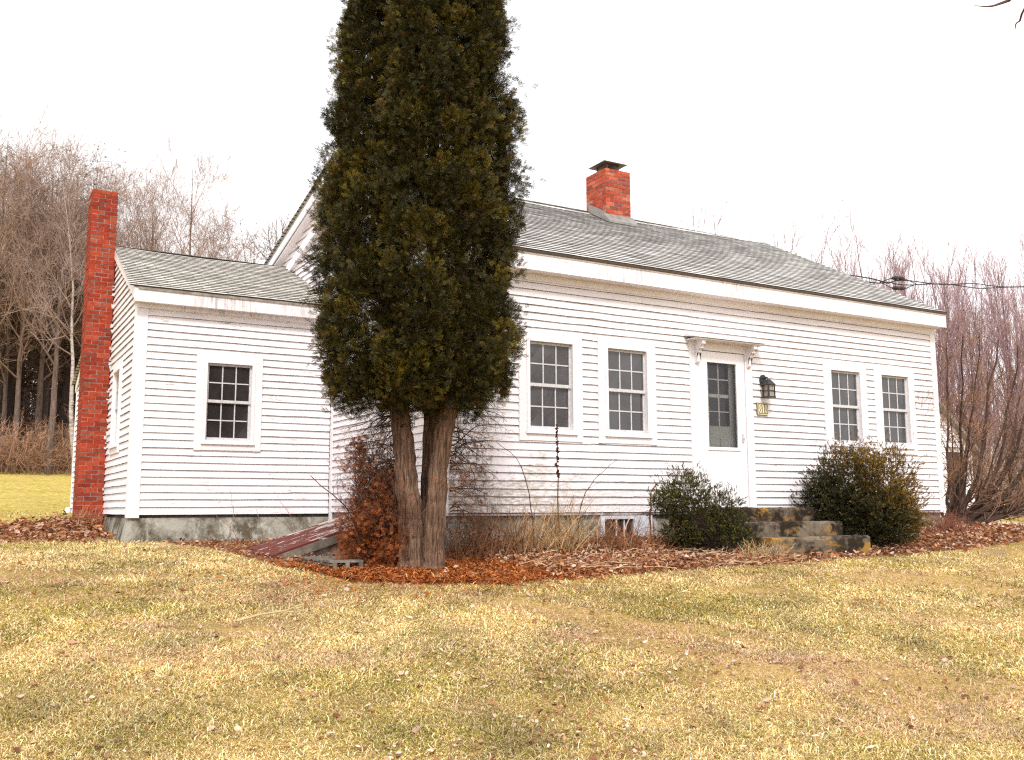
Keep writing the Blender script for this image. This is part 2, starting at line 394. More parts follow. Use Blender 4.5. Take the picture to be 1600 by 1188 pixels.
# ------------------------------------------------------------------ HOUSE
XL,XR,YF=4.82,13.74,10.0          # main block left / right wall, front wall
EZ,RY,RZ=4.73,13.72,6.86          # eave z, ridge y and z
YB,ZB=20.0,5.32                   # rear eave
SILL=1.545; EX=.0945
WXL,WY=2.04,13.72                 # wing left wall, wing front
WRY,WRZ,WEZ=16.2,5.80,4.60        # wing ridge, eave
WYB,WZB=20.9,4.12
house=empty('farmhouse',(9.3,10,1.1),'old single storey white clapboard farmhouse with grey shingle roofs and a low side wing','house')

def siding(mb, org, ua, na, z0, z1, lim, holes=(), ex=EX, seam=True, ragged=True):
    """lapped boards. org point at u=0; ua along wall, na outward. lim(z)->(u0,u1)"""
    org=np.array(org,float); ua=np.array(ua,float); na=np.array(na,float); zz=np.array([0,0,1.])
    k=0; z=z0
    while z<z1-.01:
        za,zb=z,min(z+ex*(1+ .03*math.sin(k*2.3)),z1)
        l0,l1=lim(za+.002); m0,m1=lim(zb)
        if l1-l0<.03: break
        iv=[(l0,l1)]
        for (h0,h1,hz0,hz1) in holes:
            if hz0<zb-.001 and hz1>za+.001:
                nv=[]
                for a,b in iv:
                    if h1<=a or h0>=b: nv.append((a,b))
                    else:
                        if h0>a: nv.append((a,h0))
                        if h1<b: nv.append((h1,b))
                iv=nv
        for a,b in iv:
            cuts=[a]
            if seam:
                u=a+random.uniform(.6,3.6)
                while u<b-.5: cuts.append(u); u+=random.uniform(1.6,4.2)
            cuts.append(b)
            for q in range(len(cuts)-1):
                c,d=cuts[q],cuts[q+1]
                c2=m0 if (c==l0) else c; d2=m1 if (d==l1) else d
                if d2<=c2: d2=c2+.001
                if q>0: c+=.0012; c2+=.0012
                o=.024+random.uniform(-.002,.003); dr=random.uniform(-.003,.002); dr2=dr+random.uniform(-.0025,.0025)
                nseg=max(1,int((d-c)/.35)); us=np.linspace(c,d,nseg+1); ut=np.linspace(c2,d2,nseg+1)
                rag=rng.normal(0,.0011,nseg+1) if ragged else 0*us
                zl=za+np.linspace(dr,dr2,nseg+1)+rag
                gp=.0068+rng.normal(0,.0013,nseg+1)*(1 if ragged else 0)
                A=org+us[:,None]*ua+(zl+gp)[:,None]*zz+o*na; B=org+ut[:,None]*ua+(zb+.004)*zz+.004*na; Cc=org+us[:,None]*ua+(zl)[:,None]*zz+.003*na
                nn=nseg+1; V=np.vstack([A,B,Cc]); i=np.arange(nseg)
                flip=np.dot(np.cross(ua,zz),na)<0
                f1=np.stack([i,i+1,nn+i+1,nn+i],1); f2=np.stack([2*nn+i,2*nn+i+1,i+1,i],1)
                if flip: f1=f1[:,::-1]; f2=f2[:,::-1]
                mb.add(V,f1,0); mb.add(V,f2,1)  # second face set: undercut strip with the painted lap shade
                for e in (0,nseg):
                    mb.add(np.array([A[e],B[e],Cc[e]]),[[0,1,2]],1)
        z=zb; k+=1

# openings (casing outer boxes) on the main front : centre x, z range
WINZ=(2.415,3.785); WOP=(2.56,3.64); CW=.93; OW=.625
mains=[6.325,7.495,11.585,12.70]
holes=[(c-CW/2+.05,c+CW/2-.05,WINZ[0]+.10,WINZ[1]-.10) for c in mains]+[(8.60,9.60,1.5,3.765)]
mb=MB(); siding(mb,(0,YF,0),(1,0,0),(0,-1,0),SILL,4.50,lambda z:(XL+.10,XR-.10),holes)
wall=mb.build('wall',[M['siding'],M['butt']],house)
wall['label']='long front wall of white lapped clapboards, mildewed low down on the left'
# gable ends
def gl(z):
    a=10.0; b=YB
    if z>EZ-.03: a=max(a,RY-(RZ-.07-z)/((RZ-EZ)/(RY-9.77)))
    if z>ZB-.06: b=min(b,RY+(RZ-.07-z)/((RZ-ZB)/(YB-RY)))
    return (a,b)
mb=MB(); siding(mb,(XL,0,0),(0,1,0),(-1,0,0),SILL,RZ-.1,gl)
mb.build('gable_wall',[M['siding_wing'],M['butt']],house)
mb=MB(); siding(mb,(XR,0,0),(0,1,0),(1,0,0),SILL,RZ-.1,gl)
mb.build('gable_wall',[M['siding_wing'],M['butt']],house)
# sheathing core behind the boards
mb=MB()
core=[(YF+.14,1.4),(YF+.14,EZ-.18),(RY,RZ-.16),(YB-.05,ZB-.1),(YB-.05,1.4)]
mb.prism(core,0,XL+.012,XR-.012)
mb.build('sheathing',M['bare_wood'],house)
# corner boards, frieze
mb=MB()
mb.box((XL-.022,YF-.026,SILL-.03),(XL+.10,YF+.02,4.5)); mb.box((XL-.022,YF+.0195,SILL-.03),(XL-.002,YF+.12,4.499)); mb.build('corner_board',M['trim'],house,bevel=.003)
mb=MB(); mb.box((XR-.10,YF-.026,SILL-.03),(XR+.022,YF+.02,4.5)); mb.box((XR+.002,YF+.0195,SILL-.03),(XR+.022,YF+.12,4.499)); mb.build('corner_board',M['trim'],house,bevel=.003)
mb=MB(); mb.box((XL-.030,WY-.14,1.36),(XL-.001,WY-.045,4.35)); mb.build('corner_board',M['trim'],house,bevel=.003)
mb=MB(); mb.box((XL-.02,YF+.021,SILL-.035),(XR+.02,YF+.139,SILL-.004)); mb.box((XL+.1,YF-.012,SILL-.03),(XR-.1,YF+.021,SILL-.006)); mb.build('sill_board',M['butt'],house)

def roof_slope(mb, xl, xr, y0, z0, y1, z1, ex=.127, lift=.012, taper=None, sag=0):
    """courses from eave (y0,z0) to ridge (y1,z1)"""
    L=math.hypot(y1-y0,z1-z0); ty,tz=(y1-y0)/L,(z1-z0)/L; ny_,nz_=-tz*np.sign(ty),abs(ty)
    nc=int(math.ceil(L/ex)); nseg=40
    for k in range(nc):
        a=k*ex; b=min((k+1)*ex,L)
        x0=xl if taper is None else xl+taper*a/L; x0b=xl if taper is None else xl+taper*b/L
        xa=np.linspace(x0,xr,nseg+1)+0; xb=np.linspace(x0b,xr,nseg+1)
        j=rng.normal(0,.0016,nseg+1)
        def pt(x,s,h):
            sg=sag*np.sin((x-xl)/(xr-xl)*np.pi)*(s/L)
            return np.stack([x,y0+ty*s+ny_*h+0*x,z0+tz*s+nz_*h-sg],1)
        A=pt(xa,a+j,lift+.5*j+.001); B=pt(xb,b+.004,.0); Cc=pt(xa,a+j+.002,-.004)
        V=np.vstack([A,B,Cc]); nn=nseg+1; i=np.arange(nseg)
        uv=np.vstack([np.stack([xa,0*xa+a+.004],1),np.stack([xb,0*xb+b-.004],1),np.stack([xa,0*xa+a+.002],1)])
        f1=np.stack([i,i+1,nn+i+1,nn+i],1); f2=np.stack([2*nn+i,2*nn+i+1,i+1,i],1)
        mb.add(V,f1,0,uv=uv); mb.add(V,f2,1,uv=uv)
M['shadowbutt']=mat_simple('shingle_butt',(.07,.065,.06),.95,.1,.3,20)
RXL,RXR=4.655,13.81
mb=MB()
roof_slope(mb,RXL,RXR,9.765,EZ,RY,RZ,sag=.05)
roof_slope(mb,RXL,RXR,YB+.25,ZB-.06,RY,RZ)
# ridge caps
for x in np.arange(RXL,RXR-.05,.14):
    s=.05*math.sin((x-RXL)/(RXR-RXL)*math.pi)
    mb.add([[x,RY-.13,RZ-.052-s],[x+.15,RY-.13,RZ-.056-s],[x+.15,RY,RZ+.016-s],[x,RY,RZ+.021-s],[x+.15,RY+.13,RZ-.03-s],[x,RY+.13,RZ-.025-s]],[[0,1,2,3],[3,2,4,5]],0,uv=[[x,0.01],[x+.1,0.01],[x+.1,.1],[x,.1],[x+.1,.05],[x,.05]])
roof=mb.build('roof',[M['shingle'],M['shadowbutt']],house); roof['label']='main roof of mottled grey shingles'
# roof deck, soffit, fascia
dsl=(RZ-EZ)/(RY-9.765)
mb=MB(); mb.prism([(9.775,EZ-.035),(9.775,EZ-.006),(RY,RZ-.075),(RY,RZ-.115)],0,RXL+.01,RXR-.01); mb.prism([(RY,RZ-.115),(RY,RZ-.075),(YB+.25,ZB-.135),(YB+.25,ZB-.175)],0,RXL+.01,RXR-.01)
mb.build('roof_deck',M['bare_wood'],house)
mb=MB(); mb.box((RXL+.02,9.755,EZ-.032),(RXR-.0,9.772,EZ-.003),0); mb.build('drip_edge',M['drip'],house)
mb=MB()
mb.box((RXL+.03,9.772,EZ-.052),(RXR-.005,9.796,EZ-.034)); 
for a,b in ((RXL+.03,8.05),(8.053,11.55),(11.553,RXR-.005)): mb.box((a,9.780,EZ-.245),(b,9.81,EZ-.0525))
mb.build('fascia',M['fascia'],house)
mb=MB(); mb.box((RXL+.03,9.811,EZ-.243),(RXR-.01,YF+.14,EZ-.222)); mb.box((XL+.03,YF-.032,EZ-.325),(XR-.03,YF+.02,EZ-.2435)); mb.build('soffit',M['trim'],house)
# rake boards on both gables
for xa,xb in ((RXL+.012,RXL+.034),(RXR-.034,RXR-.012)):
    mb=MB()
    for (ya,za,yb,zb,dep) in ((9.80,EZ-.02,RY,RZ-.10,.17),(RY,RZ-.10,YB+.2,ZB-.085,.17)):
        mb.hexa([[xa,ya,za-dep],[xb,ya,za-dep],[xb,yb,zb-dep],[xa,yb,zb-dep],[xa,ya,za],[xb,ya,za],[xb,yb,zb],[xa,yb,zb]])
    mb.build('rake_board',M['trim'],house)
mb=MB(); mb.box((RXL+.035,9.812,EZ-.2215),(XL-.025,YF,EZ-.15)); mb.build('eave_return',M['trim'],house)
mb=MB()  # rake soffit and the lower raking trim board of the old roof line
rs=(RZ-ZB)/(YB-RY)
mb.hexa([[RXL+.035,RY,RZ-.30],[XL+.0,RY,RZ-.30],[XL+.0,YB,ZB-.28],[RXL+.035,YB,ZB-.28],[RXL+.035,RY,RZ-.275],[XL,RY,RZ-.275],[XL,YB,ZB-.255],[RXL+.035,YB,ZB-.255]])
for o,d,th in ((.50,.13,.035),(.635,.05,.055)):
    za=RZ-o-.02; 
    mb.hexa([[XL-.02-th,RY,za-d],[XL-.0,RY,za-d],[XL-.0,18.6,za-d-rs*4.88],[XL-.02-th,18.6,za-d-rs*4.88],[XL-.02-th,RY,za],[XL,RY,za],[XL,18.6,za-rs*4.88],[XL-.02-th,18.6,za-rs*4.88]])
mb.build('raking_trim',M['trim'],house)

# foundation
mb=MB(); mb.box((XL+.03,YF+.035,.5),(XR-.03,YB-.1,SILL-.036)); mb.box((XL-.01,YF+.0,.5),(7.0,YF+.035,SILL-.12)); mb.box((7.9,YF+.0,.5),(XR+.01,YF+.035,SILL-.12))
mb.build('foundation',M['conc'],house)

# wing
mb=MB(); siding(mb,(0,WY,0),(1,0,0),(0,-1,0),1.53,4.44,lambda z:(WXL+.13,XL-.03),[(3.30-CW/2+.05,3.30+CW/2-.05,WINZ[0]+.104,WINZ[1]-.104)],ex=.1005)
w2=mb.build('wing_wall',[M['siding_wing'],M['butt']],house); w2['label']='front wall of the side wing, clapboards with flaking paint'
wf=(WRZ-WEZ)/(WRY-13.52); wr=(WRZ-WZB)/(WYB+.1-WRY)
def wl(z):
    a=WY; b=WYB
    if z>WEZ-.05: a=max(a,WRY-(WRZ-.08-z)/wf)
    if z>WZB-.05: b=min(b,WRY+(WRZ-.08-z)/wr)
    return (a,b)
SW=(14.86,15.53)
mb=MB(); siding(mb,(WXL,0,0),(0,1,0),(-1,0,0),1.53,WRZ-.1,wl,[(SW[0]-.06,SW[1]+.06,2.53,3.675)],ex=.1005)
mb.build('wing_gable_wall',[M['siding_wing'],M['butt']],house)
mb=MB(); mb.prism([(WY+.12,1.4),(WY+.12,WEZ-.2),(WRY,WRZ-.2),(WYB-.05,WZB-.12),(WYB-.05,1.4)],0,WXL+.10,XL+.01); mb.build('wing_sheathing',M['bare_wood'],house)
mb=MB()
mb.box((WXL-.024,WY-.026,1.49),(WXL+.13,WY+.02,4.42)); mb.box((WXL-.0265,WY+.0205,1.49),(WXL-.003,WY+.13,4.42)); mb.build('wing_corner_board',M['trim'],house,bevel=.003)
mb=MB(); mb.box((WXL-.024,WYB-.1,1.5),(WXL-.003,WYB+.02,WZB-.1)); mb.build('wing_corner_board',M['trim'],house,bevel=.003)
mb=MB(); mb.box((WXL+.1305,WY-.020,4.33),(XL-.03,WY+.02,4.42)); mb.build('wing_frieze_board',M['trim'],house,bevel=.003)
mb=MB(); 
roof_slope(mb,1.89,XL-.005,13.52,WEZ,WRY,WRZ,taper=.10,sag=.03); roof_slope(mb,1.93,XL-.005,WYB+.12,WZB-.03,WRY,WRZ,taper=.06)
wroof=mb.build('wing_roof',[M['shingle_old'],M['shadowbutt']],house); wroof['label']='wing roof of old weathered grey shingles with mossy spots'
mb=MB(); mb.prism([(13.53,WEZ-.04),(13.53,WEZ-.006),(WRY,WRZ-.045),(WRY,WRZ-.085)],0,2.0,XL-.01); mb.prism([(WRY,WRZ-.085),(WRY,WRZ-.045),(WYB+.1,WZB-.075),(WYB+.1,WZB-.115)],0,2.0,XL-.01); mb.build('wing_roof_deck',M['bare_wood'],house)
mb=MB()
for a,b in ((1.955,3.4),(3.403,XL-.03)): mb.box((a,13.545,WEZ-.205),(b,13.57,WEZ-.012))
mb.box((1.975,13.571,WEZ-.20),(XL-.03,WY+.1,WEZ-.182))
mb.box((2.03,WY-.05,WEZ-.262),(XL-.03,WY+.02,WEZ-.2005))
mb.build('wing_fascia',M['fascia'],house)
mb=MB(); 
for (ya,za,yb,zb) in ((13.56,WEZ-.02,WRY,WRZ-.045),(WRY,WRZ-.045,WYB+.08,WZB-.05)):
    mb.hexa([[1.955,ya,za-.15],[1.975,ya,za-.15],[2.02,yb,zb-.15],[2.0,yb,zb-.15],[1.955,ya,za],[1.975,ya,za],[2.02,yb,zb],[2.0,yb,zb]])
mb.build('wing_rake_board',M['fascia'],house)
mb=MB(); mb.hexa([[WXL-.16,WY-.16,.7],[XL,WY-.10,.7],[XL,WYB-.1,.7],[WXL-.06,WYB-.1,.7],[WXL-.0,WY+.015,1.49],[XL,WY+.015,1.49],[XL,WYB-.1,1.49],[WXL+.03,WYB-.1,1.49]])
mb.build('wing_foundation',M['conc'],house)

def window(cx, front, axis='x', zlo=WOP[0], zhi=WOP[1], ow=OW, pane=None, cas=.15, label=None):
    """double hung six over six. axis x: wall facing -y at y=front; axis y: wall facing -x at x=front"""
    def P(u0,v0,z0,u1,v1,z1):   # u along wall, v outward depth (negative = outside)
        if axis=='x': return (cx+u0,front+v0,z0),(cx+u1,front+v1,z1)
        return (front+v0,cx+u0,z0),(front+v1,cx+u1,z1)
    h=ow/2; c=MB()
    def bx(m,u0,v0,z0,u1,v1,z1,mi=0): lo,hi=P(u0,v0,z0,u1,v1,z1); m.box(lo,hi,mi)
    bx(c,-h-cas,-.036,zlo-.145,-h-.045,.03,zhi+.145); bx(c,h+.045,-.036,zlo-.145,h+cas,.03,zhi+.145)
    bx(c,-h-.0445,-.034,zhi+.045,h+.0445,.03,zhi+.143); bx(c,-h-.0445,-.034,zlo-.143,h+.0445,.03,zlo-.06)
    bx(c,-h-.06,-.060,zlo-.0595,h+.06,.03,zlo-.032)                                 # sill
    bx(c,-h-.044,-.046,zlo-.0315,-h,.06,zhi+.044); bx(c,h,-.046,zlo-.0315,h+.044,.06,zhi+.044)   # storm frame
    bx(c,-h+.0005,-.046,zhi+.002,h-.0005,.06,zhi+.044); bx(c,-h+.0005,-.046,zlo-.031,h-.0005,.06,zlo-.002)
    wo=c.build('window',M['trim'],house,bevel=.002)
    if label: wo['label']=label
    zm=(zlo+zhi)/2
    for nm,za,zb,dp in (('upper',zm-.012,zhi,.002),('lower',zlo,zm+.012,.024)):
        s=MB(); fr=.028
        bx(s,-h+.001,dp,za,-h+fr,dp+.022,zb); bx(s,h-fr,dp,za,h-.001,dp+.022,zb)
        bx(s,-h+fr+.0005,dp+.001,zb-fr,h-fr-.0005,dp+.022,zb-.0005); bx(s,-h+fr+.0005,dp-.002,za+.0005,h-fr-.0005,dp+.022,za+fr+.012)
        for q in (1,2):
            u=-h+fr+(2*h-2*fr)*q/3; bx(s,u-.008,dp+.004,za+fr+.0125,u+.008,dp+.02,zb-fr-.0005)
        zz=(za+.012+zb)/2
        for q in range(3):
            ua=-h+fr+(2*h-2*fr)*q/3+.0085; ub=-h+fr+(2*h-2*fr)*(q+1)/3-.0085; bx(s,ua,dp+.0045,zz-.008,ub,dp+.02,zz+.008)
        s.build('sash',M['sash'],wo)
        g_=MB()
        for q in range(3):
            for (c0,c1) in ((za+fr*.5,zz),(zz,zb-fr*.5)):
                ua=-h+fr*.6+(2*h-1.2*fr)*q/3; ub=-h+fr*.6+(2*h-1.2*fr)*(q+1)/3; jt=rng.normal(0,.0011,4)+.013+dp
                quad=[P(ua,jt[0],c0,0,0,0)[0],P(ub,jt[1],c0,0,0,0)[0],P(ub,jt[2],c1,0,0,0)[0],P(ua,jt[3],c1,0,0,0)[0]]
                g_.add(quad,[[0,1,2,3]] if axis=='x' else [[3,2,1,0]])
        g_.build('pane',pane or M['pane'],wo)
    return wo
for i,cx in enumerate(mains): window(cx,YF)
window(3.30,WY,pane=M['pane_wing'],label='six over six window of the wing with dark panes')
window((SW[0]+SW[1])/2,WXL,axis='y',ow=SW[1]-SW[0]-.05,cas=.12,pane=M['pane_side'],label='narrow looking side window of the wing beside the chimney')

# door
mb=MB(); 
mb.box((8.545,YF-.040,1.56),(8.675,YF+.05,3.86)); mb.box((9.545,YF-.040,1.56),(9.675,YF+.05,3.86)); mb.box((8.6755,YF-.038,3.745),(9.5445,YF+.05,3.86))
mb.box((8.6755,YF-.05,1.545),(9.5445,YF+.13,1.60))
dcas=mb.build('door_casing',M['trim'],house,bevel=.002)
mb=MB(); x0,x1,z0,z1=8.684,9.536,1.605,3.735; gx0,gx1,gz0,gz1=8.855,9.385,2.42,3.585
mb.box((x0,YF-.03,z0),(gx0,YF+.005,z1)); mb.box((gx1,YF-.03,z0),(x1,YF+.005,z1)); mb.box((gx0+.0003,YF-.0298,gz1),(gx1-.0003,YF+.005,z1-.0005)); mb.box((gx0+.0003,YF-.0298,z0+.0005),(gx1-.0003,YF+.005,gz0))
mb.box((gx0-.03,YF-.044,gz0-.045),(gx1+.03,YF-.0302,gz0-.004))
sdoor=mb.build('storm_door',M['door'],house,bevel=.003); sdoor['label']='white storm door with one tall glass light'
mb=MB(); mb.add([[gx0+.0005,YF-.010,gz0+.0005],[gx1-.0005,YF-.010,gz0+.0005],[gx1-.0005,YF-.010,gz1-.0005],[gx0+.0005,YF-.010,gz1-.0005]],[[0,1,2,3]]); mb.build('door_glass',M['storm'],sdoor)
mb=MB(); mb.box((x1-.085,YF-.05,2.50),(x1-.055,YF-.0305,2.62)); mb.box((x1-.078,YF-.075,2.54),(x1-.062,YF-.0505,2.56)); mb.build('door_handle',M['sash'],sdoor,bevel=.003)
mb=MB(); yd=YF+.085
mb.box((8.676,yd,1.605),(9.544,yd+.03,2.72)); mb.box((8.676,yd,3.60),(9.544,yd+.03,3.74)); mb.box((8.676,yd,2.7205),(8.775,yd+.03,3.5995)); mb.box((9.345,yd,2.7205),(9.544,yd+.03,3.5995))
for q in (1,2):
    u=8.775+.57*q/3; mb.box((u-.012,yd+.002,2.7207),(u+.012,yd+.028,3.5993),1)
for zz,hh in ((3.14,.025),(3.37,.010),(2.92,.008)):
    for q in range(3): mb.box((8.7752+.19*q+.012,yd-.002,zz-hh),(8.7752+.19*(q+1)-.0125,yd+.027,zz+hh),1)
for a,b in ((8.78,9.07),(9.15,9.44)): mb.box((a,yd-.012,1.75),(b,yd-.0005,2.56))
idoor=mb.build('inner_door',[M['inner_door'],M['sash']],house,bevel=.004); idoor['label']='grey panelled inner door behind the storm door'
mb=MB(); mb.box((8.776,yd+.012,2.721),(9.344,yd+.016,3.599)); mb.build('pane',M['pane_wing'],idoor)
# door hood: thin shelf on two scroll brackets
mb=MB(); mb.hexa([[8.47,YF-.25,3.875],[9.80,YF-.25,3.875],[9.80,YF+.0,3.915],[8.47,YF+.0,3.915],[8.47,YF-.25,3.895],[9.80,YF-.25,3.895],[9.80,YF+.0,3.955],[8.47,YF+.0,3.955]])
mb.box((8.50,YF-.225,3.856),(9.77,YF-.0,3.8745))
hood=mb.build('door_hood',M['fascia'],house,bevel=.004)
for xc in (8.66,9.60):
    mb=MB(); prof=[(YF-.04,3.855),(YF-.20,3.855),(YF-.205,3.80),(YF-.17,3.775),(YF-.165,3.745),(YF-.125,3.725),(YF-.115,3.69),(YF-.085,3.675),(YF-.08,3.57),(YF-.06,3.545),(YF-.041,3.56)]
    mb.prism(prof,0,xc-.028,xc+.028); mb.build('bracket',M['trim'],hood)

# cellar window in the foundation
mb=MB(); a,b,z0,z1=7.05,7.86,1.16,1.505
mb.box((a,YF-.02,z0),(a+.06,YF+.034,z1)); mb.box((b-.30,YF-.02,z0),(b,YF+.034,z1)); mb.box((a+.0605,YF-.018,z1-.045),(b-.3005,YF+.034,z1)); mb.box((a+.0605,YF-.018,z0),(b-.3005,YF+.034,z0+.04))
M['bluewhite']=mat_simple('faded_blue_white',(.55,.57,.63),.6,.3,.25,10)
cw=mb.build('cellar_window',M['bluewhite'],house,bevel=.003)
mb=MB(); mb.box((a+.06,YF+.01,z0+.04),(b-.30,YF+.02,z1-.045)); mb.build('pane',M['pane_wing'],cw)
mb=MB(); 
for u in (.24,.36): mb.box((a+u,YF-.005,z0+.0405),(a+u+.02,YF+.0095,z1-.0455))
mb.build('muntin',M['bluewhite'],cw)

def chimney(name,x0,x1,y0,y1,z0,z1,lean=(0,0),label=None,worn=.0,cols=None,bl=.203,ch=.0675):
    """every brick is laid: running bond around the four sides"""
    mb=MB(); k=0; z=z0; H=z1-z0
    mb.hexa([[x0+.006,y0+.006,z0],[x1-.006,y0+.006,z0],[x1-.006,y1-.006,z0],[x0+.006,y1-.006,z0]]+[[a+lean[0],b+lean[1],z1-.03] for a,b in ((x0+.006,y0+.006),(x1-.006,y0+.006),(x1-.006,y1-.006),(x0+.006,y1-.006))],1)
    while z<z1-.02:
        f=(z-z0)/H; ox,oy=lean[0]*f,lean[1]*f
        def row(u0,u1,place):
            L=u1-u0; nb=max(1,round(L/(bl+.01))); st=L/nb; cuts=[u0+i*st for i in range(nb+1)]
            if k%2: cuts=[u0]+[u0+(i+.5)*st for i in range(nb)]+[u1]
            for p,q in zip(cuts[:-1],cuts[1:]):
                if worn and z>z1-worn and random.random()<.25: continue
                c=np.array(random.choice(cols))*random.uniform(.82,1.12); place(p+.005,q-.005,c,float(np.clip(rng.normal(0,.0014),-.002,.003)))
        d=.09
        row(x0,x1,lambda p,q,c,j:mb.box((p+ox,y0+oy+j,z),(q+ox,y0+d+oy,z+ch-.011),0,c,.0012))
        row(x0,x1,lambda p,q,c,j:mb.box((p+ox,y1-d+oy,z),(q+ox,y1+oy+j,z+ch-.011),0,c,.0012))
        row(y0+.002,y1-.002,lambda p,q,c,j:mb.box((x0+ox-.001+j,p+oy,z+.0005),(x0+d+ox,q+oy,z+ch-.0115),0,c,.0012))
        row(y0+.002,y1-.002,lambda p,q,c,j:mb.box((x1-d+ox,p+oy,z+.0005),(x1+ox+.001+j,q+oy,z+ch-.0115),0,c,.0012))
        z+=ch; k+=1
    o=mb.build(name,[M['brick'],M['mortar']],house)
    if label: o['label']=label
    return o
red=[(.31,.045,.022),(.28,.040,.021),(.34,.055,.026),(.23,.036,.02),(.32,.066,.033)]
red2=[(.42,.082,.042),(.37,.068,.037),(.45,.105,.056),(.33,.058,.034),(.42,.145,.088),(.26,.07,.05)]
cm=chimney('chimney',9.53,10.07,13.2,13.80,6.30,7.50,label='stout red brick chimney on the main ridge under a flat metal cap',cols=red2)
mb=MB(); mb.box((9.535,13.205,7.47),(10.065,13.795,7.503),1); 
mb.box((9.66,13.33,7.5035),(9.94,13.67,7.55),1)
mb.build('chimney_crown',[M['brick'],M['mortar']],cm)
mb=MB(); mb.box((9.55,13.25,7.655),(10.05,13.75,7.665)); mb.hexa([[9.55,13.25,7.665],[10.05,13.25,7.665],[10.05,13.75,7.665],[9.55,13.75,7.665],[9.74,13.44,7.70],[9.86,13.44,7.70],[9.86,13.56,7.70],[9.74,13.56,7.70]])
for a in (9.67,9.915):
    for b in (13.34,13.645): mb.box((a,b,7.50),(a+.014,b+.014,7.655))
mb.box((9.68,13.36,7.63),(9.92,13.64,7.6545),0)
mb.build('chimney_cap',M['metal'],cm)
mb=MB(); zf=lambda y: EZ+(y-9.765)*dsl
mb.hexa([[9.49,13.06,zf(13.06)-.02],[10.11,13.06,zf(13.06)-.02],[10.11,13.195,zf(13.195)-.02],[9.49,13.195,zf(13.195)-.02],[9.49,13.06,zf(13.06)+.02],[10.11,13.06,zf(13.06)+.02],[10.11,13.195,zf(13.195)+.10],[9.49,13.195,zf(13.195)+.10]])
mb.hexa([[9.505,13.2,zf(13.2)-.02],[9.524,13.2,zf(13.2)-.02],[9.524,13.7,zf(13.7)-.02],[9.505,13.7,zf(13.7)-.02],[9.505,13.2,zf(13.2)+.13],[9.524,13.2,zf(13.2)+.13],[9.524,13.7,zf(13.7)+.13],[9.505,13.7,zf(13.7)+.13]],0)
mb.build('flashing',M['flash'],cm)
chimney('chimney',1.645,2.025,16.10,16.62,1.0,6.63,(-.02,-.0),'tall narrow dark red brick chimney against the wing end wall',worn=.10,cols=red)

mb=MB()
for q in range(34):
    z=random.uniform(1.6,5.2); r_=random.uniform(.008,.03); mb.box((2.012+random.uniform(-.03,.012),16.088,z),(2.012+r_,16.0985,z+r_*random.uniform(.8,3)),0,None,.004)
setp(mb.build('mortar_smears',M['sash'],house),kind='stuff')
# ------------------------------------------------------------------ things on and by the house
lam=empty('wall_lantern',(9.91,9.98,3.2),'black four sided porch lantern on a bracket right of the front door','lantern')
mb=MB(); prof=[(.055*math.cos(a),.085*math.sin(a)) for a in np.linspace(0,2*math.pi,16,endpoint=False)]
mb.prism([(9.88+p[0],3.39+p[1]) for p in prof],1,9.945,9.976) ; mb.build('backplate',M['black'],lam)
mb=MB(); tubes(mb,path1([[9.88,9.95,3.41],[9.89,9.90,3.43],[9.885,9.875,3.42],[9.885,9.86,3.39]],8),np.full((1,8),.011),6); mb.build('arm',M['black'],lam)
mb=MB(); lx,ly=9.885,9.86
mb.hexa([[lx-.075,ly-.075,3.315],[lx+.075,ly-.075,3.315],[lx+.075,ly+.075,3.315],[lx-.075,ly+.075,3.315],[lx-.02,ly-.02,3.395],[lx+.02,ly-.02,3.395],[lx+.02,ly+.02,3.395],[lx-.02,ly+.02,3.395]])
mb.box((lx-.070,ly-.070,3.13),(lx+.070,ly+.070,3.15))
for a in (-1,1):
    for b in (-1,1): mb.box((lx+a*.056-.008,ly+b*.056-.008,3.1505),(lx+a*.056+.008,ly+b*.056+.008,3.3145))
    mb.box((lx-.0475,ly+a*.056-.005,3.228),(lx+.0475,ly+a*.056+.005,3.236)); mb.box((lx+a*.056-.005,ly-.0475,3.228),(lx+a*.056+.005,ly+.0475,3.236))
mb.build('cage',M['black'],lam)
mb=MB(); mb.box((lx-.046,ly-.046,3.1502),(lx+.046,ly+.046,3.3148)); mb.build('lamp_glass',M['lampglass'],lam)

pl=empty('number_plaque',(9.85,9.96,2.9),'cream house number plaque reading 810 under the porch lantern','sign')
mb=MB(); px0,px1,pz0,pz1=9.745,9.955,2.895,3.075
mb.box((px0,9.950,pz0),(px1,9.974,pz1)); mb.build('plate',M['plaque'],pl,bevel=.006)
mb=MB(); mb.box((px0+.006,9.9465,pz0+.006),(px1-.006,9.9502,pz0+.012)); mb.box((px0+.006,9.9465,pz1-.012),(px1-.006,9.9502,pz1-.006)); mb.box((px0+.006,9.9465,pz0+.0122),(px0+.012,9.9502,pz1-.0122)); mb.box((px1-.012,9.9465,pz0+.0122),(px1-.006,9.9502,pz1-.0122)); mb.build('border',M['numeral'],pl)
def ring(mb,cx,cz,rx,rz,wx,wz,y0=9.944,y1=9.9502):
    n_=28; a=np.linspace(0,2*np.pi,n_,endpoint=False); o=np.stack([cx+rx*np.cos(a),cz+rz*np.sin(a)],1); i_=np.stack([cx+(rx-wx)*np.cos(a),cz+(rz-wz)*np.sin(a)],1)
    V=np.vstack([np.insert(o,1,y0,1),np.insert(i_,1,y0,1),np.insert(o,1,y1,1),np.insert(i_,1,y1,1)])
    k=np.arange(n_); k2=(k+1)%n_
    mb.add(V,np.vstack([np.stack([k,k2,n_+k2,n_+k],1),np.stack([2*n_+k,2*n_+k2,k2,k],1),np.stack([n_+k,n_+k2,3*n_+k2,3*n_+k],1)]))
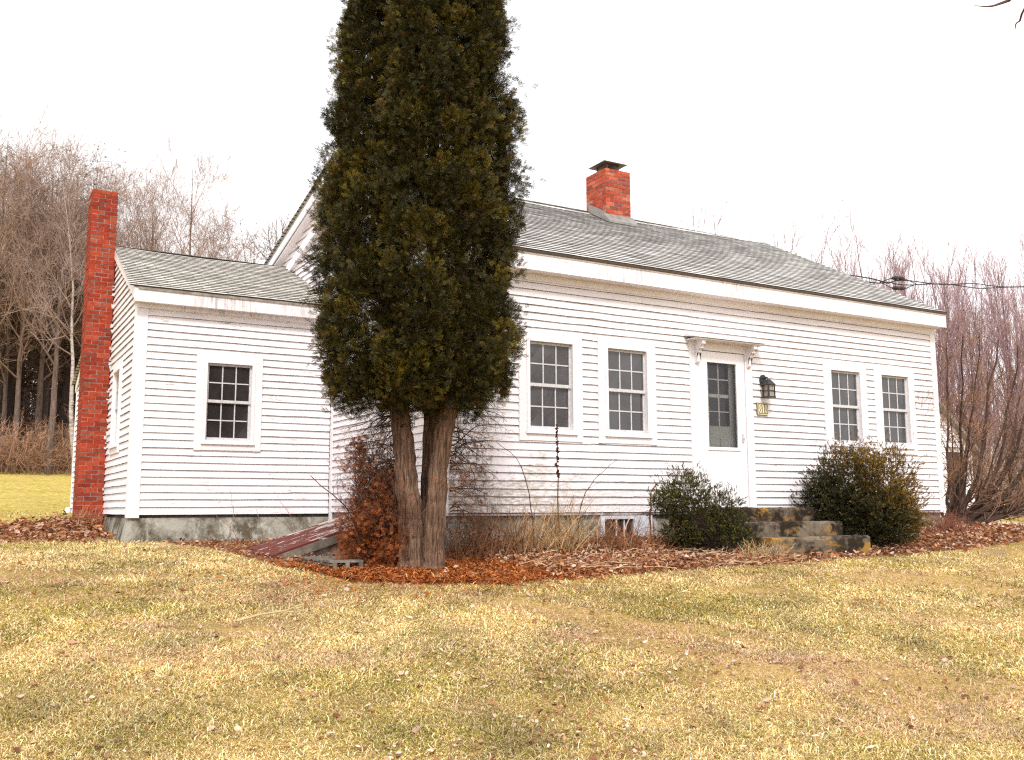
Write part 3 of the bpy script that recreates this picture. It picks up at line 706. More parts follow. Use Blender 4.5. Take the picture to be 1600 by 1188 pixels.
for kind,xc in (('8',9.797),('1',9.851),('0',9.904)):
    mb=MB(); zc=2.985
    if kind=='8': ring(mb,xc,zc+.029,.0185,.029,.0085,.0055); ring(mb,xc,zc-.028,.022,.033,.010,.006)
    if kind=='0': ring(mb,xc,zc,.023,.058,.0105,.006)
    if kind=='1':
        mb.box((xc-.006,9.944,zc-.052),(xc+.006,9.9502,zc+.058)); mb.box((xc-.016,9.9442,zc-.058),(xc+.016,9.9502,zc-.0522)); mb.box((xc-.015,9.9442,zc+.042),(xc-.0062,9.9502,zc+.051))
    o=mb.build('numeral',M['numeral'],pl); o['label']='numeral '+kind

st=empty('concrete_steps',(9.43,9.2,1.0),'three mossy concrete steps with orange lichen below the front door','steps')
def stepblock(x0,x1,y0,y1,z0,z1):
    mb=MB(); nx_=26; u=np.linspace(0,1,nx_)
    xs_=x0+(x1-x0)*u; P=[]
    # rounded, worn edges: profile rings along x
    prof=np.array([[y0,z0],[y0,z1-.035],[y0+.008,z1-.012],[y0+.03,z1],[(y0+y1)/2,z1-.004],[y1,z1],[y1,z0]])
    m=len(prof); V=np.zeros((nx_,m,3)); V[:,:,0]=xs_[:,None]; V[:,:,1]=prof[None,:,0]; V[:,:,2]=prof[None,:,1]
    V[:,1:4,1]+=rng.normal(0,.004,(nx_,3)); V[:,1:5,2]+=rng.normal(0,.003,(nx_,4))
    V[0,1:5,0]+=.012; V[-1,1:5,0]-=.012
    ix=np.arange(nx_*m).reshape(nx_,m)
    F=np.stack([ix[:-1,:-1],ix[1:,:-1],ix[1:,1:],ix[:-1,1:]],-1).reshape(-1,4)
    mb.add(V.reshape(-1,3),F)
    for e in (0,nx_-1):
        q=V[e]; c=q.mean(0); mb.add(np.vstack([q,[c]]),[[i,(i+1)%m,m] if e else [(i+1)%m,i,m] for i in range(m)])
    return mb
for q,(y0,y1,z0,z1) in enumerate(((8.58,9.02,.75,1.235),(9.02,9.48,.75,1.42),(9.48,9.97,.75,1.60))):
    stepblock(8.56+.02*q,10.30-.01*q,y0,y1,z0,z1).build('step',M['step'],st)
mb=MB(); mb.box((8.36,8.42,.8),(8.56,8.80,1.13),0,None,.02); setp(mb.build('stone_block',M['step'],bevel=.05),'small rounded stone lying against the lower left end of the steps','stone')

# cellar bulkhead with peeled red doors, leaning against the main gable wall
bk=empty('cellar_bulkhead',(3.9,10.7,1.05),'low sloping cellar hatch with peeling red boards in the corner by the wing','cellar hatch')
def bslab(mb,ya,yb,th0,th1,xa=2.94,xb=4.80,za=1.10,zb=1.70):
    mb.hexa([[xa,ya,za+th0],[xa,yb,za+th0],[xb,yb,zb+th0],[xb,ya,zb+th0],[xa,ya,za+th1],[xa,yb,za+th1],[xb,yb,zb+th1],[xb,ya,zb+th1]])
for q,(ya,yb) in enumerate(((10.060,10.300),(10.304,10.540),(10.544,10.780),(10.786,11.040),(11.044,11.320))):
    mb=MB(); bslab(mb,ya,yb,.0+.004*q%.01,.028,2.92+random.uniform(-.02,.02)); o=mb.build('hatch_board',M['red'],bk,bevel=.004)
mb=MB(); mb.prism([(3.12,.85),(3.12,1.10),(4.79,1.64),(4.79,.85)],1,10.100,10.240); mb.build('cheek_wall',M['conc'],bk); mb=MB(); mb.prism([(3.12,.85),(3.12,1.12),(4.79,1.64),(4.79,.85)],1,11.140,11.280); mb.build('cheek_wall',M['conc'],bk)
mb=MB(); bslab(mb,10.040,10.098,-.09,-.002,2.90); mb.build('side_rail',M['pallet_wood'],bk)
pt=empty('wooden_pallet',(3.4,9.2,1.0),'grey weathered slatted wooden pallet lying by the cellar hatch','pallet')
for q in range(7):
    mb=MB(); y=8.74+q*.142; mb.box((3.09,y,1.100),(3.42,y+.10,1.117),0,None,.003); mb.build('slat',M['pallet_wood'],pt)
for x in (3.11,3.24,3.37):
    mb=MB(); mb.box((x,8.73,1.0),(x+.04,9.70,1.0995),0,None,.002); mb.build('stringer',M['pallet_wood'],pt)
mb=MB(); mb.box((3.08,8.72,1.075),(3.108,9.71,1.090),0,None,.002); mb.build('edge_board',M['pallet_wood'],pt)

mb=MB(); tubes(mb,path1([[1.97,20.75,1.62],[1.93,20.55,1.50],[1.84,19.9,1.42],[1.72,19.2,1.37]],10),np.linspace(.05,.075,10)[None],8,0)
setp(mb.build('downspout_elbow',M['plastic'],smooth=True),'white flared downspout elbow at the rear corner of the wing','downspout')

# service wire with splices
def P3(x,y,dist):
    d=FWD*1503.4+RT*(x-800)+UP*(594-y); return np.array([0,0,1.6])+d/np.linalg.norm(d)*dist
wire=empty('service_wire',(13.75,14.0,6.5),'black overhead service wire running from the roof edge to the right','wire')
wa=[np.array([13.78,13.9,6.55]),P3(1362,440,21.2),P3(1405,443,22.6),P3(1500,447,26),P3(1600,450,31),P3(1800,440,46)]
mb=MB()
for o,am in ((.0,.03),(.05,-.03)):
    p=path1(wa,40); p[0,:,2]+=o*np.linspace(.4,1.5,40)+am*np.sin(np.linspace(0,26,40)); tubes(mb,p,np.full((1,40),.013),5)
mb.build('cable',M['wire'],wire)
for o in (.11,-.10):
    e1,e2,e3=P3(1393,443,22.2)+[0,0,o],P3(1404,443,22.5)+[0,0,o*1.1],P3(1415,444,22.9)+[0,0,o]
    mb=MB(); p=path1([e1,e2,e3],9); tubes(mb,p,np.array([[.008,.035,.045,.045,.03,.045,.045,.035,.008]]),8); tubes(mb,path1([P3(1375,441,21.6),e1],4),np.full((1,4),.010),4); tubes(mb,path1([e3,P3(1432,444,23.5)],4),np.full((1,4),.010),4)
    mb.build('splice',M['wire'],wire)

# white outbuilding seen through the big shrub
sh_=empty('white_shed',(24.9,18.6,1.3),'small white gabled shed with dark door half hidden behind the sprawling shrub','shed')
mb=MB(); siding(mb,(0,18,0),(1,0,0),(0,-1,0),1.25,4.3,lambda z:(22.8,26.2) if z<3.35 else (22.8+(z-3.35)*1.25,26.2-(z-3.35)*1.25),[(25.0,25.8,1.2,3.2)],ex=.16,seam=False)
mb.prism([(22.85,1.2),(26.15,1.2),(26.15,3.35),(24.5,4.65),(22.85,3.35)],1,18.06,21)
mb.build('wall',[M['siding_wing'],M['butt']],sh_)
mb=MB(); mb.hexa([[26.45,17.8,3.08],[26.45,21.2,3.08],[24.5,21.2,4.66],[24.5,17.8,4.66],[26.45,17.8,3.18],[26.45,21.2,3.18],[24.5,21.2,4.78],[24.5,17.8,4.78]]); mb.hexa([[22.55,17.8,3.08],[24.499,17.8,4.66],[24.499,21.2,4.66],[22.55,21.2,3.08],[22.55,17.8,3.18],[24.499,17.8,4.78],[24.499,21.2,4.78],[22.55,21.2,3.18]]); mb.build('roof',M['flash'],sh_)
mb=MB(); mb.box((25.0,18.02,1.25),(25.8,18.055,3.2)); mb.build('door',M['bark_dark'],sh_)

#@@VEG
# ------------------------------------------------------------------ plants
def basis(d, roll=None):
    """rotation matrices whose local Z is d"""
    d=nrm(np.asarray(d,float)); N=len(d)
    r=rng.normal(0,1,(N,3)) if roll is None else roll
    x=nrm(np.cross(r,d)); y=np.cross(d,x)
    return np.stack([x,y,d],-1)
def scatter(mb,TV,TF,pos,Rm,sc,col,tw=None,mi=0):
    """copies of a template (TV verts, TF faces) baked into one mesh; tw: per template vertex colour multiplier"""
    pos=np.asarray(pos,float); N=len(pos); T=len(TV); sc=np.asarray(sc,float)
    if sc.ndim==1: sc=sc[:,None]
    V=np.einsum('nij,nkj->nki',Rm,TV[None]*sc[:,None,:])+pos[:,None,:]
    F=(np.asarray(TF)[None]+(np.arange(N)*T)[:,None,None]).reshape(-1,len(TF[0]))
    c=np.repeat(np.asarray(col,float)[:,None,:],T,1)
    if tw is not None: c=c*tw[None,:,:]
    mb.add(V.reshape(-1,3),F,mi,np.clip(c,0,1).reshape(-1,3))
def quadleaf(p,d,side,L,Wd,bend=None):
    p=np.array(p);d=np.array(d);side=np.array(side); b=np.zeros(3) if bend is None else np.array(bend)
    return [p-side*Wd*.3,p+side*Wd*.3,p+d*L+side*Wd*.5*.55+b,p+d*L-side*Wd*.5*.55+b]
def spray_template():
    V=[];F=[];tw=[]
    def q(p,ang,L,Wd,c0,c1):
        d=np.array([math.sin(ang),0,math.cos(ang)]); s=np.array([math.cos(ang),0,-math.sin(ang)])
        v=quadleaf(p,d,s,L,Wd); n=len(V)
        for i,x in enumerate(v):
            x=np.array(x); x[1]+=.22*x[0]**2-.16*x[2]**2+.05*math.sin(9*x[2]+5*x[0]); V.append(x); tw.append(c0 if i<2 else c1)
        F.append([n,n+1,n+2,n+3])
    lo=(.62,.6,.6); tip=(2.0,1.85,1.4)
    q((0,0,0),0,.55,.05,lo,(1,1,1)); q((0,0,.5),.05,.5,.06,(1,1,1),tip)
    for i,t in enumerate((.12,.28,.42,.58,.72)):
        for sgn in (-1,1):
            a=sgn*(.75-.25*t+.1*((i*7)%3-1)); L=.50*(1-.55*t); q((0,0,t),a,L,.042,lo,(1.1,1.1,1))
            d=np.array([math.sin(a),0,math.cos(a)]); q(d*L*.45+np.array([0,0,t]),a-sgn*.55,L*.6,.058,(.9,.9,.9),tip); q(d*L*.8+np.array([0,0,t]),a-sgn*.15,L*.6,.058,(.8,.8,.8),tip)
    return np.array(V),F,np.array(tw)
SPV,SPF,SPC=spray_template()
def sprig_template(n=13,L=.30,Wd=.13,spread=.95):
    V=[];F=[];tw=[]
    for i in range(n):
        t=(i+.5)/n; a=i*2.399; tilt=spread*(1-.55*t)
        d=np.array([math.cos(a)*math.sin(tilt),math.sin(a)*math.sin(tilt),math.cos(tilt)]); s=nrm(np.cross(d,[.2,.1,1.])); k=len(V)
        p=np.array([0,0,t*.8]); m=p+d*L*.5
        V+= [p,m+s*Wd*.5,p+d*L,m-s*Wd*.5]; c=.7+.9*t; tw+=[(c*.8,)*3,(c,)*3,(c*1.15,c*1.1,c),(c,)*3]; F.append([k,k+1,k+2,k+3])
    k=len(V); V+=[(-.015,0,-.2),(.015,0,-.2),(.01,0,.8),(-.01,0,.8)]; tw+=[(.8,.6,.5)]*4; F.append([k,k+1,k+2,k+3])
    return np.array(V,float),F,np.array(tw)
SGV,SGF,SGC=sprig_template(15,.26,.15,1.15)
def leaf_template():
    """curled oval dead leaf, local Z is its normal"""
    V=[];F=[]
    for j,(v,wd) in enumerate(((-.5,.10),(-.2,.30),(.15,.34),(.5,.05))):
        for u in (-1,0,1): V.append((u*wd,v,.16*abs(u)*wd*3*.5+.12*v*v+.05*v))
    for j in range(3):
        for i in range(2): a=j*3+i; F.append([a,a+1,a+4,a+3])
    return np.array(V),F
LFV,LFF=leaf_template()
def PY(x,y,Yp):
    d=FWD*1503.4+RT*(x-800)+UP*(594-y); return np.array([0,0,1.6])+d*(Yp/d[1])
LAT=np.array([.866,-.5,0]); DEP=np.array([.5,.866,0])

# --- the big arborvitae
base=np.array([3.98,8.62,1.03])
cedar=empty('arborvitae',tuple(base),'towering dense dark green arborvitae with two reddish trunks before the house','tree')
def trunk(pts,rads,n=60,sides=44,flare=0):
    p=path1(pts,n,.004); t=np.linspace(0,len(rads)-1,n); r=np.interp(t,range(len(rads)),rads)[None]
    mb=MB(); tubes(mb,p,r,sides)
    V=mb.v[0].reshape(n,sides,3); c=p[0][:,None,:]; a=np.arange(sides)*2*np.pi/sides
    ph=np.linspace(0,3,n)[:,None]
    strip=rng.normal(0,1,(n,sides))
    for _ in range(3): strip[1:]=.88*strip[:-1]+.47*strip[1:]
    strip=strip/strip.std()
    k=1+.06*np.sin(5*a[None]+1.5*ph+1)+.045*np.sin(9*a[None]-2*ph)+.042*strip+.012*rng.normal(0,1,(n,sides))
    if flare: k=k+flare*np.exp(-np.arange(n)[:,None]/5.)*(.6+.5*np.sin(4*a[None]+.7)+.3*np.sin(7*a[None]))
    mb.v[0]=(c+(V-c)*k[:,:,None]).reshape(-1,3); return mb
b0=base-[0,0,.12]
def off(l,d,z): return base+LAT*l+DEP*d+np.array([0,0,z])
for pts,rads,fl in (([off(-.09,-.02,-.15),off(-.13,-.02,.5),off(-.20,0,1.2),off(-.27,0,1.8),off(-.36,-.05,3.2),off(-.40,-.05,6.5)],[.13,.108,.095,.088,.075,.02],.42),
                    ([off(.11,-.08,-.15),off(.12,-.07,.4),off(.17,-.05,1.1),off(.27,-.05,1.7),off(.36,-.08,3.0),off(.40,-.1,7)],[.10,.09,.083,.078,.066,.02],.32),
                    ([off(.04,.22,-.15),off(.05,.25,.8),off(.06,.32,1.7),off(.05,.40,3.2),off(0,.42,7)],[.10,.09,.085,.075,.02],.1)):
    trunk(pts,rads,flare=fl).build('trunk',M['bark_cedar'],cedar)
leaders=[(-.47,-.06,[2.58,2.75,3.0,3.4,4.2,5.2,6.2,7.2,8.3,9.0],[.22,.44,.55,.585,.55,.48,.38,.31,.22,.05],.0),
         (.32,-.12,[2.58,2.78,3.0,3.3,3.75,4.3,4.9,5.8,7.0,8.5,9.4],[.18,.42,.54,.56,.50,.58,.58,.52,.42,.26,.05],1.7),
         (.02,.32,[2.62,2.9,3.4,4.5,6,7.5,9,9.8],[.30,.58,.66,.66,.58,.46,.3,.05],3.1),
         (.0,-.46,[2.62,2.85,3.2,3.8,4.6,5.4,6.4,7.4],[.12,.30,.36,.36,.38,.33,.28,.05],4.4)]
def crown(leaders,n,seed):
    ps=[];ns=[];dp=[]
    for i,(l,d,zs,rs,ph) in enumerate(leaders):
        m=int(n*(1.0 if i<3 else .5)); a=rng.uniform(0,2*np.pi,m); z=zs[0]+(zs[-1]-zs[0])*rng.random(m); z=np.maximum(z,zs[0]+.16*np.sin(3*a+ph)+.12*np.sin(7*a+2*ph)+rng.normal(.02,.06,m))
        r0=np.interp(z,zs,rs)
        lump=.95+.09*np.sin(3*a+2.3*z+ph)+.10*np.sin(5*a-5.9*z+2*ph)+.08*np.sin(2*a+8.1*z+ph*3)+.085*np.sin(9*a+11*z+ph)+.06*np.sin(13*a-17*z)
        dep=rng.beta(.9,2.4,m)            # 0 at the surface
        r=r0*lump*(1-.55*dep)
        dl=r*np.cos(a); dd=r*np.sin(a)
        p=base[None]*[1,1,0]+LAT*(l+dl)[:,None]+DEP*(d+dd)[:,None]; p[:,2]=z+rng.normal(0,.03,m)
        nv=LAT*np.cos(a)[:,None]+DEP*np.sin(a)[:,None]
        ok=np.ones(m,bool)
        for j,(l2,d2,z2,r2,_) in enumerate(leaders):
            if j!=i: ok&=np.hypot(l+dl-l2,d+dd-d2)>np.interp(z,z2,r2,left=0,right=0)*.66
        # a few deep hollows between the leaders
        hol=np.sin(7*a+3.1*z+ph)*np.sin(4.3*z-2*a+ph)
        ok&=~((hol>.50)&(dep<.42))
        ps.append(p[ok]);ns.append(nv[ok]);dp.append(dep[ok])
    return np.concatenate(ps),np.concatenate(ns),np.concatenate(dp)
def houseclear(p): return ~((p[:,1]>9.6)&(p[:,0]>4.5)&(p[:,2]<6.0))
mb=MB()
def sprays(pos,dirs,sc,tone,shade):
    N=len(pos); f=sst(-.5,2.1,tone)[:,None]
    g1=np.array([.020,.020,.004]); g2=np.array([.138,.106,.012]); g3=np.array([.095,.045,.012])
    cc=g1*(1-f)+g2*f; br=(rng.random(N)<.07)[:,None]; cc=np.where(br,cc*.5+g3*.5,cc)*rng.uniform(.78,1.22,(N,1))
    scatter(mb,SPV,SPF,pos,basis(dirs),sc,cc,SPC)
# inner fill, close round the stems
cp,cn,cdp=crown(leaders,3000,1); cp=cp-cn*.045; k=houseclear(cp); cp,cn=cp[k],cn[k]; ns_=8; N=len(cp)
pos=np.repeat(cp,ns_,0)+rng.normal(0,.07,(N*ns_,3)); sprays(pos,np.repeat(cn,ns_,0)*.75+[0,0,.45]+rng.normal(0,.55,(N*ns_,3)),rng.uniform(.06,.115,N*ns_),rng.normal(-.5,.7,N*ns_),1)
# boughs: domed tufts that stand proud of it, with dark gaps between
cp,cn,cdp=crown(leaders,1500,2); k=houseclear(cp)&(cdp<.30); cp,cn=cp[k],cn[k]
keep=[]
for q in range(len(cp)):                      # spread them out
    if all(np.sum((cp[q]-cp[w_])**2)>.105**2 for w_ in keep): keep.append(q)
cp,cn=cp[keep],cn[keep]; N=len(cp); ns_=92
rb=rng.uniform(.085,.175,N); q=nrm(rng.normal(0,1,(N*ns_,3))); nn=np.repeat(nrm(cn+[0,0,.35]),ns_,0)
q=np.where(((q*nn).sum(1)<-.15)[:,None],-q,q)
pos=np.repeat(cp-cn*.05,ns_,0)+q*np.repeat(rb,ns_)[:,None]*(rng.uniform(.55,1.0,(N*ns_,1)))*np.array([1,1,1.15])
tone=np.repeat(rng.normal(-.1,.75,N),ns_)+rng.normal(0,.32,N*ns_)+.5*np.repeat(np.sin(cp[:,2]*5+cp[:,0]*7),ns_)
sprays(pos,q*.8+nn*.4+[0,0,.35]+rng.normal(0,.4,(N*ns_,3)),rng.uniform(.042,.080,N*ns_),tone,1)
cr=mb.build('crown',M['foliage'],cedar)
# dead lower twigs, curling down from the trunks
mb=MB()
def twigset(mb,starts,dirs,L,rad,col,levels,wig=.2,up=-.05,k=9):
    n=len(starts); P=np.zeros((n,k,3)); P[:,0]=starts; d=nrm(np.array(dirs,float)); p=np.array(starts,float); L=np.broadcast_to(L,(n,))
    for j in range(1,k):
        d=d+rng.normal(0,wig,(n,3)); d[:,2]+=up; d=nrm(d); p=p+d*(L/(k-1))[:,None]; P[:,j]=p
    Rr=np.broadcast_to(rad,(n,))[:,None]*np.linspace(1,.35,k)[None]
    tubes(mb,P,Rr,4,0,col,.2)
    for (m,Lr,an,u2,w2) in levels:
        P,Rr=grow(P,Rr,m,.15,1.,Lr,an,u2,w2,7,.55,.35,.0016); tubes(mb,P,Rr,3,0,col,.25)
    return P,Rr
n=80; zz=rng.uniform(1.45,2.75,n); sd=rng.choice([-1,1],n); aa=rng.uniform(-1.0,1.0,n)
sp=np.array([off(-.22*(s<0)+.25*(s>0),.1,z-1.03) for s,z in zip(sd,zz)])
dr=LAT[None]*(sd*np.cos(aa))[:,None]+DEP[None]*np.sin(aa)[:,None]+np.array([0,0,.35])
P,Rr=twigset(mb,sp,dr,rng.uniform(.30,.72,n),.0065,(.085,.05,.036),[(6,(.16,.36),.8,-.12,.34),(5,(.07,.18),.8,-.06,.36)],.25,-.15)
cone=P[:,-1]; 
mb.build('dead_twigs',M['twig'],cedar)
mb=MB(); sel=cone[(cone[:,2]<2.3)&(rng.random(len(cone))<.42)]
scatter(mb,SPV,SPF,sel,basis(rng.normal(0,1,(len(sel),3))+[0,0,-.4]),rng.uniform(.025,.055,len(sel)),np.array([.17,.065,.025])*rng.uniform(.5,1.4,(len(sel),1)),SPC)
mb.build('dead_foliage',M['foliage'],cedar)

# rust brown dead shrub left of the trunks
ds=empty('dead_shrub',(3.68,9.05,1.05),'rust brown dead evergreen shrub left of the two trunks','shrub')
mb=MB(); n=30; st_=np.array([3.74,8.98,1.0])+rng.normal(0,.10,(n,3))*[1,1,.1]
P,Rr=twigset(mb,st_,np.stack([rng.normal(-.10,.32,n),rng.normal(0,.3,n),np.ones(n)],1),rng.uniform(.7,1.35,n),.010,(.09,.05,.035),[(7,(.15,.4),.7,.05,.2),(5,(.06,.16),.8,.03,.25)],.13,.03)
mb.build('branch',M['twig'],ds)
tips=P[:,-1]; n=11500; z=1.04+1.28*rng.beta(1.0,1.5,n); ra=np.interp(z,[1.0,1.25,1.7,2.0,2.35],[.40,.43,.36,.28,.16])
a=rng.uniform(0,2*np.pi,n); rr=ra*np.sqrt(rng.random(n))*(1+.22*np.sin(3*a+5*z)+.15*np.sin(5*a-7*z)); c0=np.interp(z,[1,2.4],[.02,-.18])
pp=np.stack([3.74+c0+rr*np.cos(a),8.98+rr*np.sin(a)*.85,z],1); hole=np.sin(9*pp[:,0]+3)*np.sin(8*pp[:,2])+.5*np.sin(13*pp[:,1])>.30+.8*(1.65-z); pp=pp[~hole]; pp=np.vstack([pp,tips[rng.random(len(tips))<.5]])
# second lobe towards the trunk
m=2200; q=rng.normal(0,1,(m,3)); q=q/np.linalg.norm(q,axis=1,keepdims=True)*rng.random((m,1))**.4; pp=np.vstack([pp,np.array([3.90,9.15,1.55])+q*[.18,.2,.30]])
mb=MB(); N=len(pp)
scatter(mb,SPV,SPF,pp,basis(rng.normal(0,.8,(N,3))+[0,0,.5]),rng.uniform(.028,.062,N),np.where(rng.random((N,1))<.3,np.array([.30,.095,.026]),np.array([.17,.046,.014]))*rng.uniform(.45,1.35,(N,1)),SPC)
mb.build('foliage',M['foliage'],ds)

# --- clipped evergreen bushes by the steps
def bush(name,label,lobes,n,leafsc,c1,c2,loc,trunks):
    e=empty(name,loc,label,'bush'); mb=MB(); L=np.array(loc)
    S_=[];D_=[]
    for (c,r) in lobes:
        c=np.array(c)
        for _ in range(trunks): S_.append(L+rng.normal(0,.05,3)*[1,1,0]); D_.append(c-L+rng.normal(0,.22,3))
    ln=np.linalg.norm(np.array(D_),axis=1)*.82
    P,Rr=twigset(mb,np.array(S_),np.array(D_),ln,.011,(.05,.034,.028),[(8,(.15,.34),.7,.03,.15),(6,(.08,.2),.7,.02,.2)],.10,.0)
    mb.build('branch',M['twig'],e)
    ps=[];ns=[]
    for (c,r) in lobes:
        m=int(n*(r[0]*r[2])/.2); q=nrm(rng.normal(0,1,(m,3))); th=np.arctan2(q[:,1],q[:,0])
        lump=.95+.16*np.sin(4*th+5*q[:,2]+c[0])+.14*np.sin(7*th-6*q[:,2])+.12*np.sin(11*q[:,2]+3*th)+.16*(rng.random(m)<.05)*rng.random(m)*3
        dep=rng.beta(1,2.2,m); p=np.array(c)+q*np.array(r)*(lump*(1-.6*dep))[:,None]
        hol=np.sin(6*th+9*q[:,2]+c[0]*3)*np.sin(8*q[:,2]-3*th)+.35*np.sin(15*th+13*q[:,2])
        ok=(p[:,2]>gz(p[:,0],p[:,1])+.03)&~((hol>.36)&(dep<.62)); ps.append(p[ok]);ns.append(q[ok])
    p=np.concatenate(ps); q=np.concatenate(ns); N=len(p); mb=MB()
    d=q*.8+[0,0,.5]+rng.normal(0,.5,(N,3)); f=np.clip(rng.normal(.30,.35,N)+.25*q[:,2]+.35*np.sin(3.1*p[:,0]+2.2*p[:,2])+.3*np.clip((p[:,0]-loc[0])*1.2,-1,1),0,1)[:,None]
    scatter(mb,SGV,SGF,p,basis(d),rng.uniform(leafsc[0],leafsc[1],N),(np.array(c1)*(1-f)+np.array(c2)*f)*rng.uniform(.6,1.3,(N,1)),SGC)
    mb.build('foliage',M['foliage'],e); return e
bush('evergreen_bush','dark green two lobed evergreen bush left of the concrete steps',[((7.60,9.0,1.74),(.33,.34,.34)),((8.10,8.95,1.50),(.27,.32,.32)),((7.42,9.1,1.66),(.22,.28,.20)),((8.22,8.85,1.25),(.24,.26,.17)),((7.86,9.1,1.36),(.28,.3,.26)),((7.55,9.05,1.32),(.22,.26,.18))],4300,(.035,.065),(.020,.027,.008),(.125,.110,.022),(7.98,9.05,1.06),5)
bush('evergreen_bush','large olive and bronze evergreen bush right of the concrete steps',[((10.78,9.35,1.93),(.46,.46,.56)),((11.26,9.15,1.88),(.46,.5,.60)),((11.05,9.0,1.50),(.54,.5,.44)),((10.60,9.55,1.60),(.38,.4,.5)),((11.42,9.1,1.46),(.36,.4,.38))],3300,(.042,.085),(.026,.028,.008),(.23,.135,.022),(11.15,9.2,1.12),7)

# --- sprawling bare shrub at the right corner
ss=empty('sprawling_shrub',(14.3,10.35,1.3),'large sprawling leafless brown shrub leaning right from the house corner','shrub')
B=np.array([14.3,10.35,1.22]); prim=[]; prr=[]
for (x,y,yy,rd) in ((1432,590,10.2,.022),(1425,640,10.0,.018),(1450,560,10.5,.03),(1478,535,10.7,.035),(1505,525,10.4,.04),(1530,520,10.8,.04),(1560,530,10.5,.05),(1590,540,10.9,.05),(1625,560,10.4,.06),(1650,600,10.8,.065),(1660,650,10.4,.07),(1670,700,10.8,.06),(1650,745,10.2,.05),(1640,780,9.9,.035),(1545,560,11.3,.04),(1600,590,11.6,.05),(1480,600,11.0,.025),(1520,640,9.9,.03),(1570,660,10.0,.03),(1690,640,11.4,.05)):
    e_=PY(x,y,yy); v=e_-B; midp=B+v*.42+np.array([v[0]*.12,0,-.10*abs(v[2])-.02])+rng.normal(0,.04,3)
    prim.append(path1([B+rng.normal(0,.05,3)*[1,1,.3],midp,e_],12,.02)[0]); prr.append(np.linspace(rd,rd*.22,12))
prim=np.array(prim);prr=np.array(prr)
mb=MB(); tubes(mb,prim,prr,7,0,(.042,.027,.021),.15); tubes(mb,path1([B-[0.05,0,.2],B+[.02,0,.05],B+[.12,0,.22]],6),np.linspace(.15,.10,6)[None],10,0,(.045,.03,.025)); mb.build('stem',M['twig'],ss,smooth=True)
mb=MB(); P1,R1=grow(prim,prr,12,.25,1.,(.5,1.25),.6,.07,.12,8,.45,.3,.0035); tubes(mb,P1,R1,4,0,(.10,.055,.038),.3)
P2,R2=grow(P1,R1,6,.15,1.,(.22,.6),.65,.06,.15,6,.55,.4,.0022); tubes(mb,P2,R2,3,0,(.17,.10,.065),.35)
P3_,R3=grow(P2,R2,4,.2,1.,(.10,.28),.7,.04,.18,5,.65,.5,.0016); tubes(mb,P3_,R3,3,0,(.26,.145,.08),.4)
mb.build('twigs',M['twig'],ss)

# --- weeds and stalks along the front
def weed(name,label,pts,r0,r1,col,tw=0,cat='weed stalk',seed=0,group=None):
    e=empty(name,tuple(pts[0]),label,cat,group); mb=MB(); p=path1(pts,12,.006); tubes(mb,p,np.linspace(r0,r1,12)[None],5,0,col)
    
    if tw:
        P,Rr=grow(p,np.linspace(r0,r1,12)[None],tw,.35,.98,(.10,.35),.6,.05,.1,6,.5,.4,.0015); tubes(mb,P,Rr,3,0,col,.2)
    mb.build('stem',M['twig'],e)
    if seed:
        mb=MB(); q=p[0][-5:]; t=rng.random(seed); i=np.minimum((t*4).astype(int),3); s=q[i]+(q[i+1]-q[i])*((t*4)-i)[:,None]+rng.normal(0,.008,(seed,3))
        scatter(mb,LFV,LFF,s,basis(rng.normal(0,1,(seed,3))),rng.uniform(.015,.05,seed),np.array([.09,.035,.022])*rng.uniform(.5,1.3,(seed,1))); mb.build('seed_head',M['leaf'],e)
    return e
def g3(x,y): return np.array([x,y,float(gz(x,y))-.03])
weed('weed_stalk','tall dark straight dried stalk with seed head before the first front window',[g3(5.98,9.3),PY(872,800,9.3),PY(871,740,9.3),PY(870,665,9.3)],.009,.005,(.07,.03,.02),0,seed=60)
weed('weed_stalk','thin dark stalk arching left before the mildewed boards',[g3(5.62,9.25),PY(830,800,9.3),PY(812,725,9.3),PY(775,690,9.4)],.008,.002,(.05,.03,.025),5)
weed('weed_stalk','thin dark stalk arching right towards the cellar window',[g3(6.25,9.3),PY(905,800,9.3),PY(925,755,9.3),PY(965,718,9.35)],.009,.002,(.08,.04,.03),5)
weed('weed_stalk','reddish brown bent stick standing before the cellar window',[g3(7.3,9.35),PY(1017,800,9.4),PY(1017,770,9.4),PY(1028,754,9.4)],.012,.008,(.22,.085,.04),0)
weed('weed_stalk','pale bent stalk leaning among the dry weeds',[g3(5.5,9.15),PY(818,850,9.2),PY(822,800,9.2),PY(848,815,9.25)],.006,.003,(.42,.30,.17),0)
weed('weed_stalk','thick pale stem slanting across the cellar window',[g3(6.95,9.2),PY(975,835,9.3),PY(986,803,9.4)],.011,.007,(.42,.29,.19),0)
for i in range(9):
    x=3.05+.17*i+random.uniform(-.05,.05); y=13.25+random.uniform(-.2,.2); b=g3(x,y); h=random.uniform(.25,.75)
    weed('weed_stalk','thin dry stem standing against the wing foundation',[b,b+[random.uniform(-.1,.12),0,h*.5],b+[random.uniform(-.35,.15),0,h]],.006,.002,(.26,.16,.10),2,group='dry stems along the wing foundation')
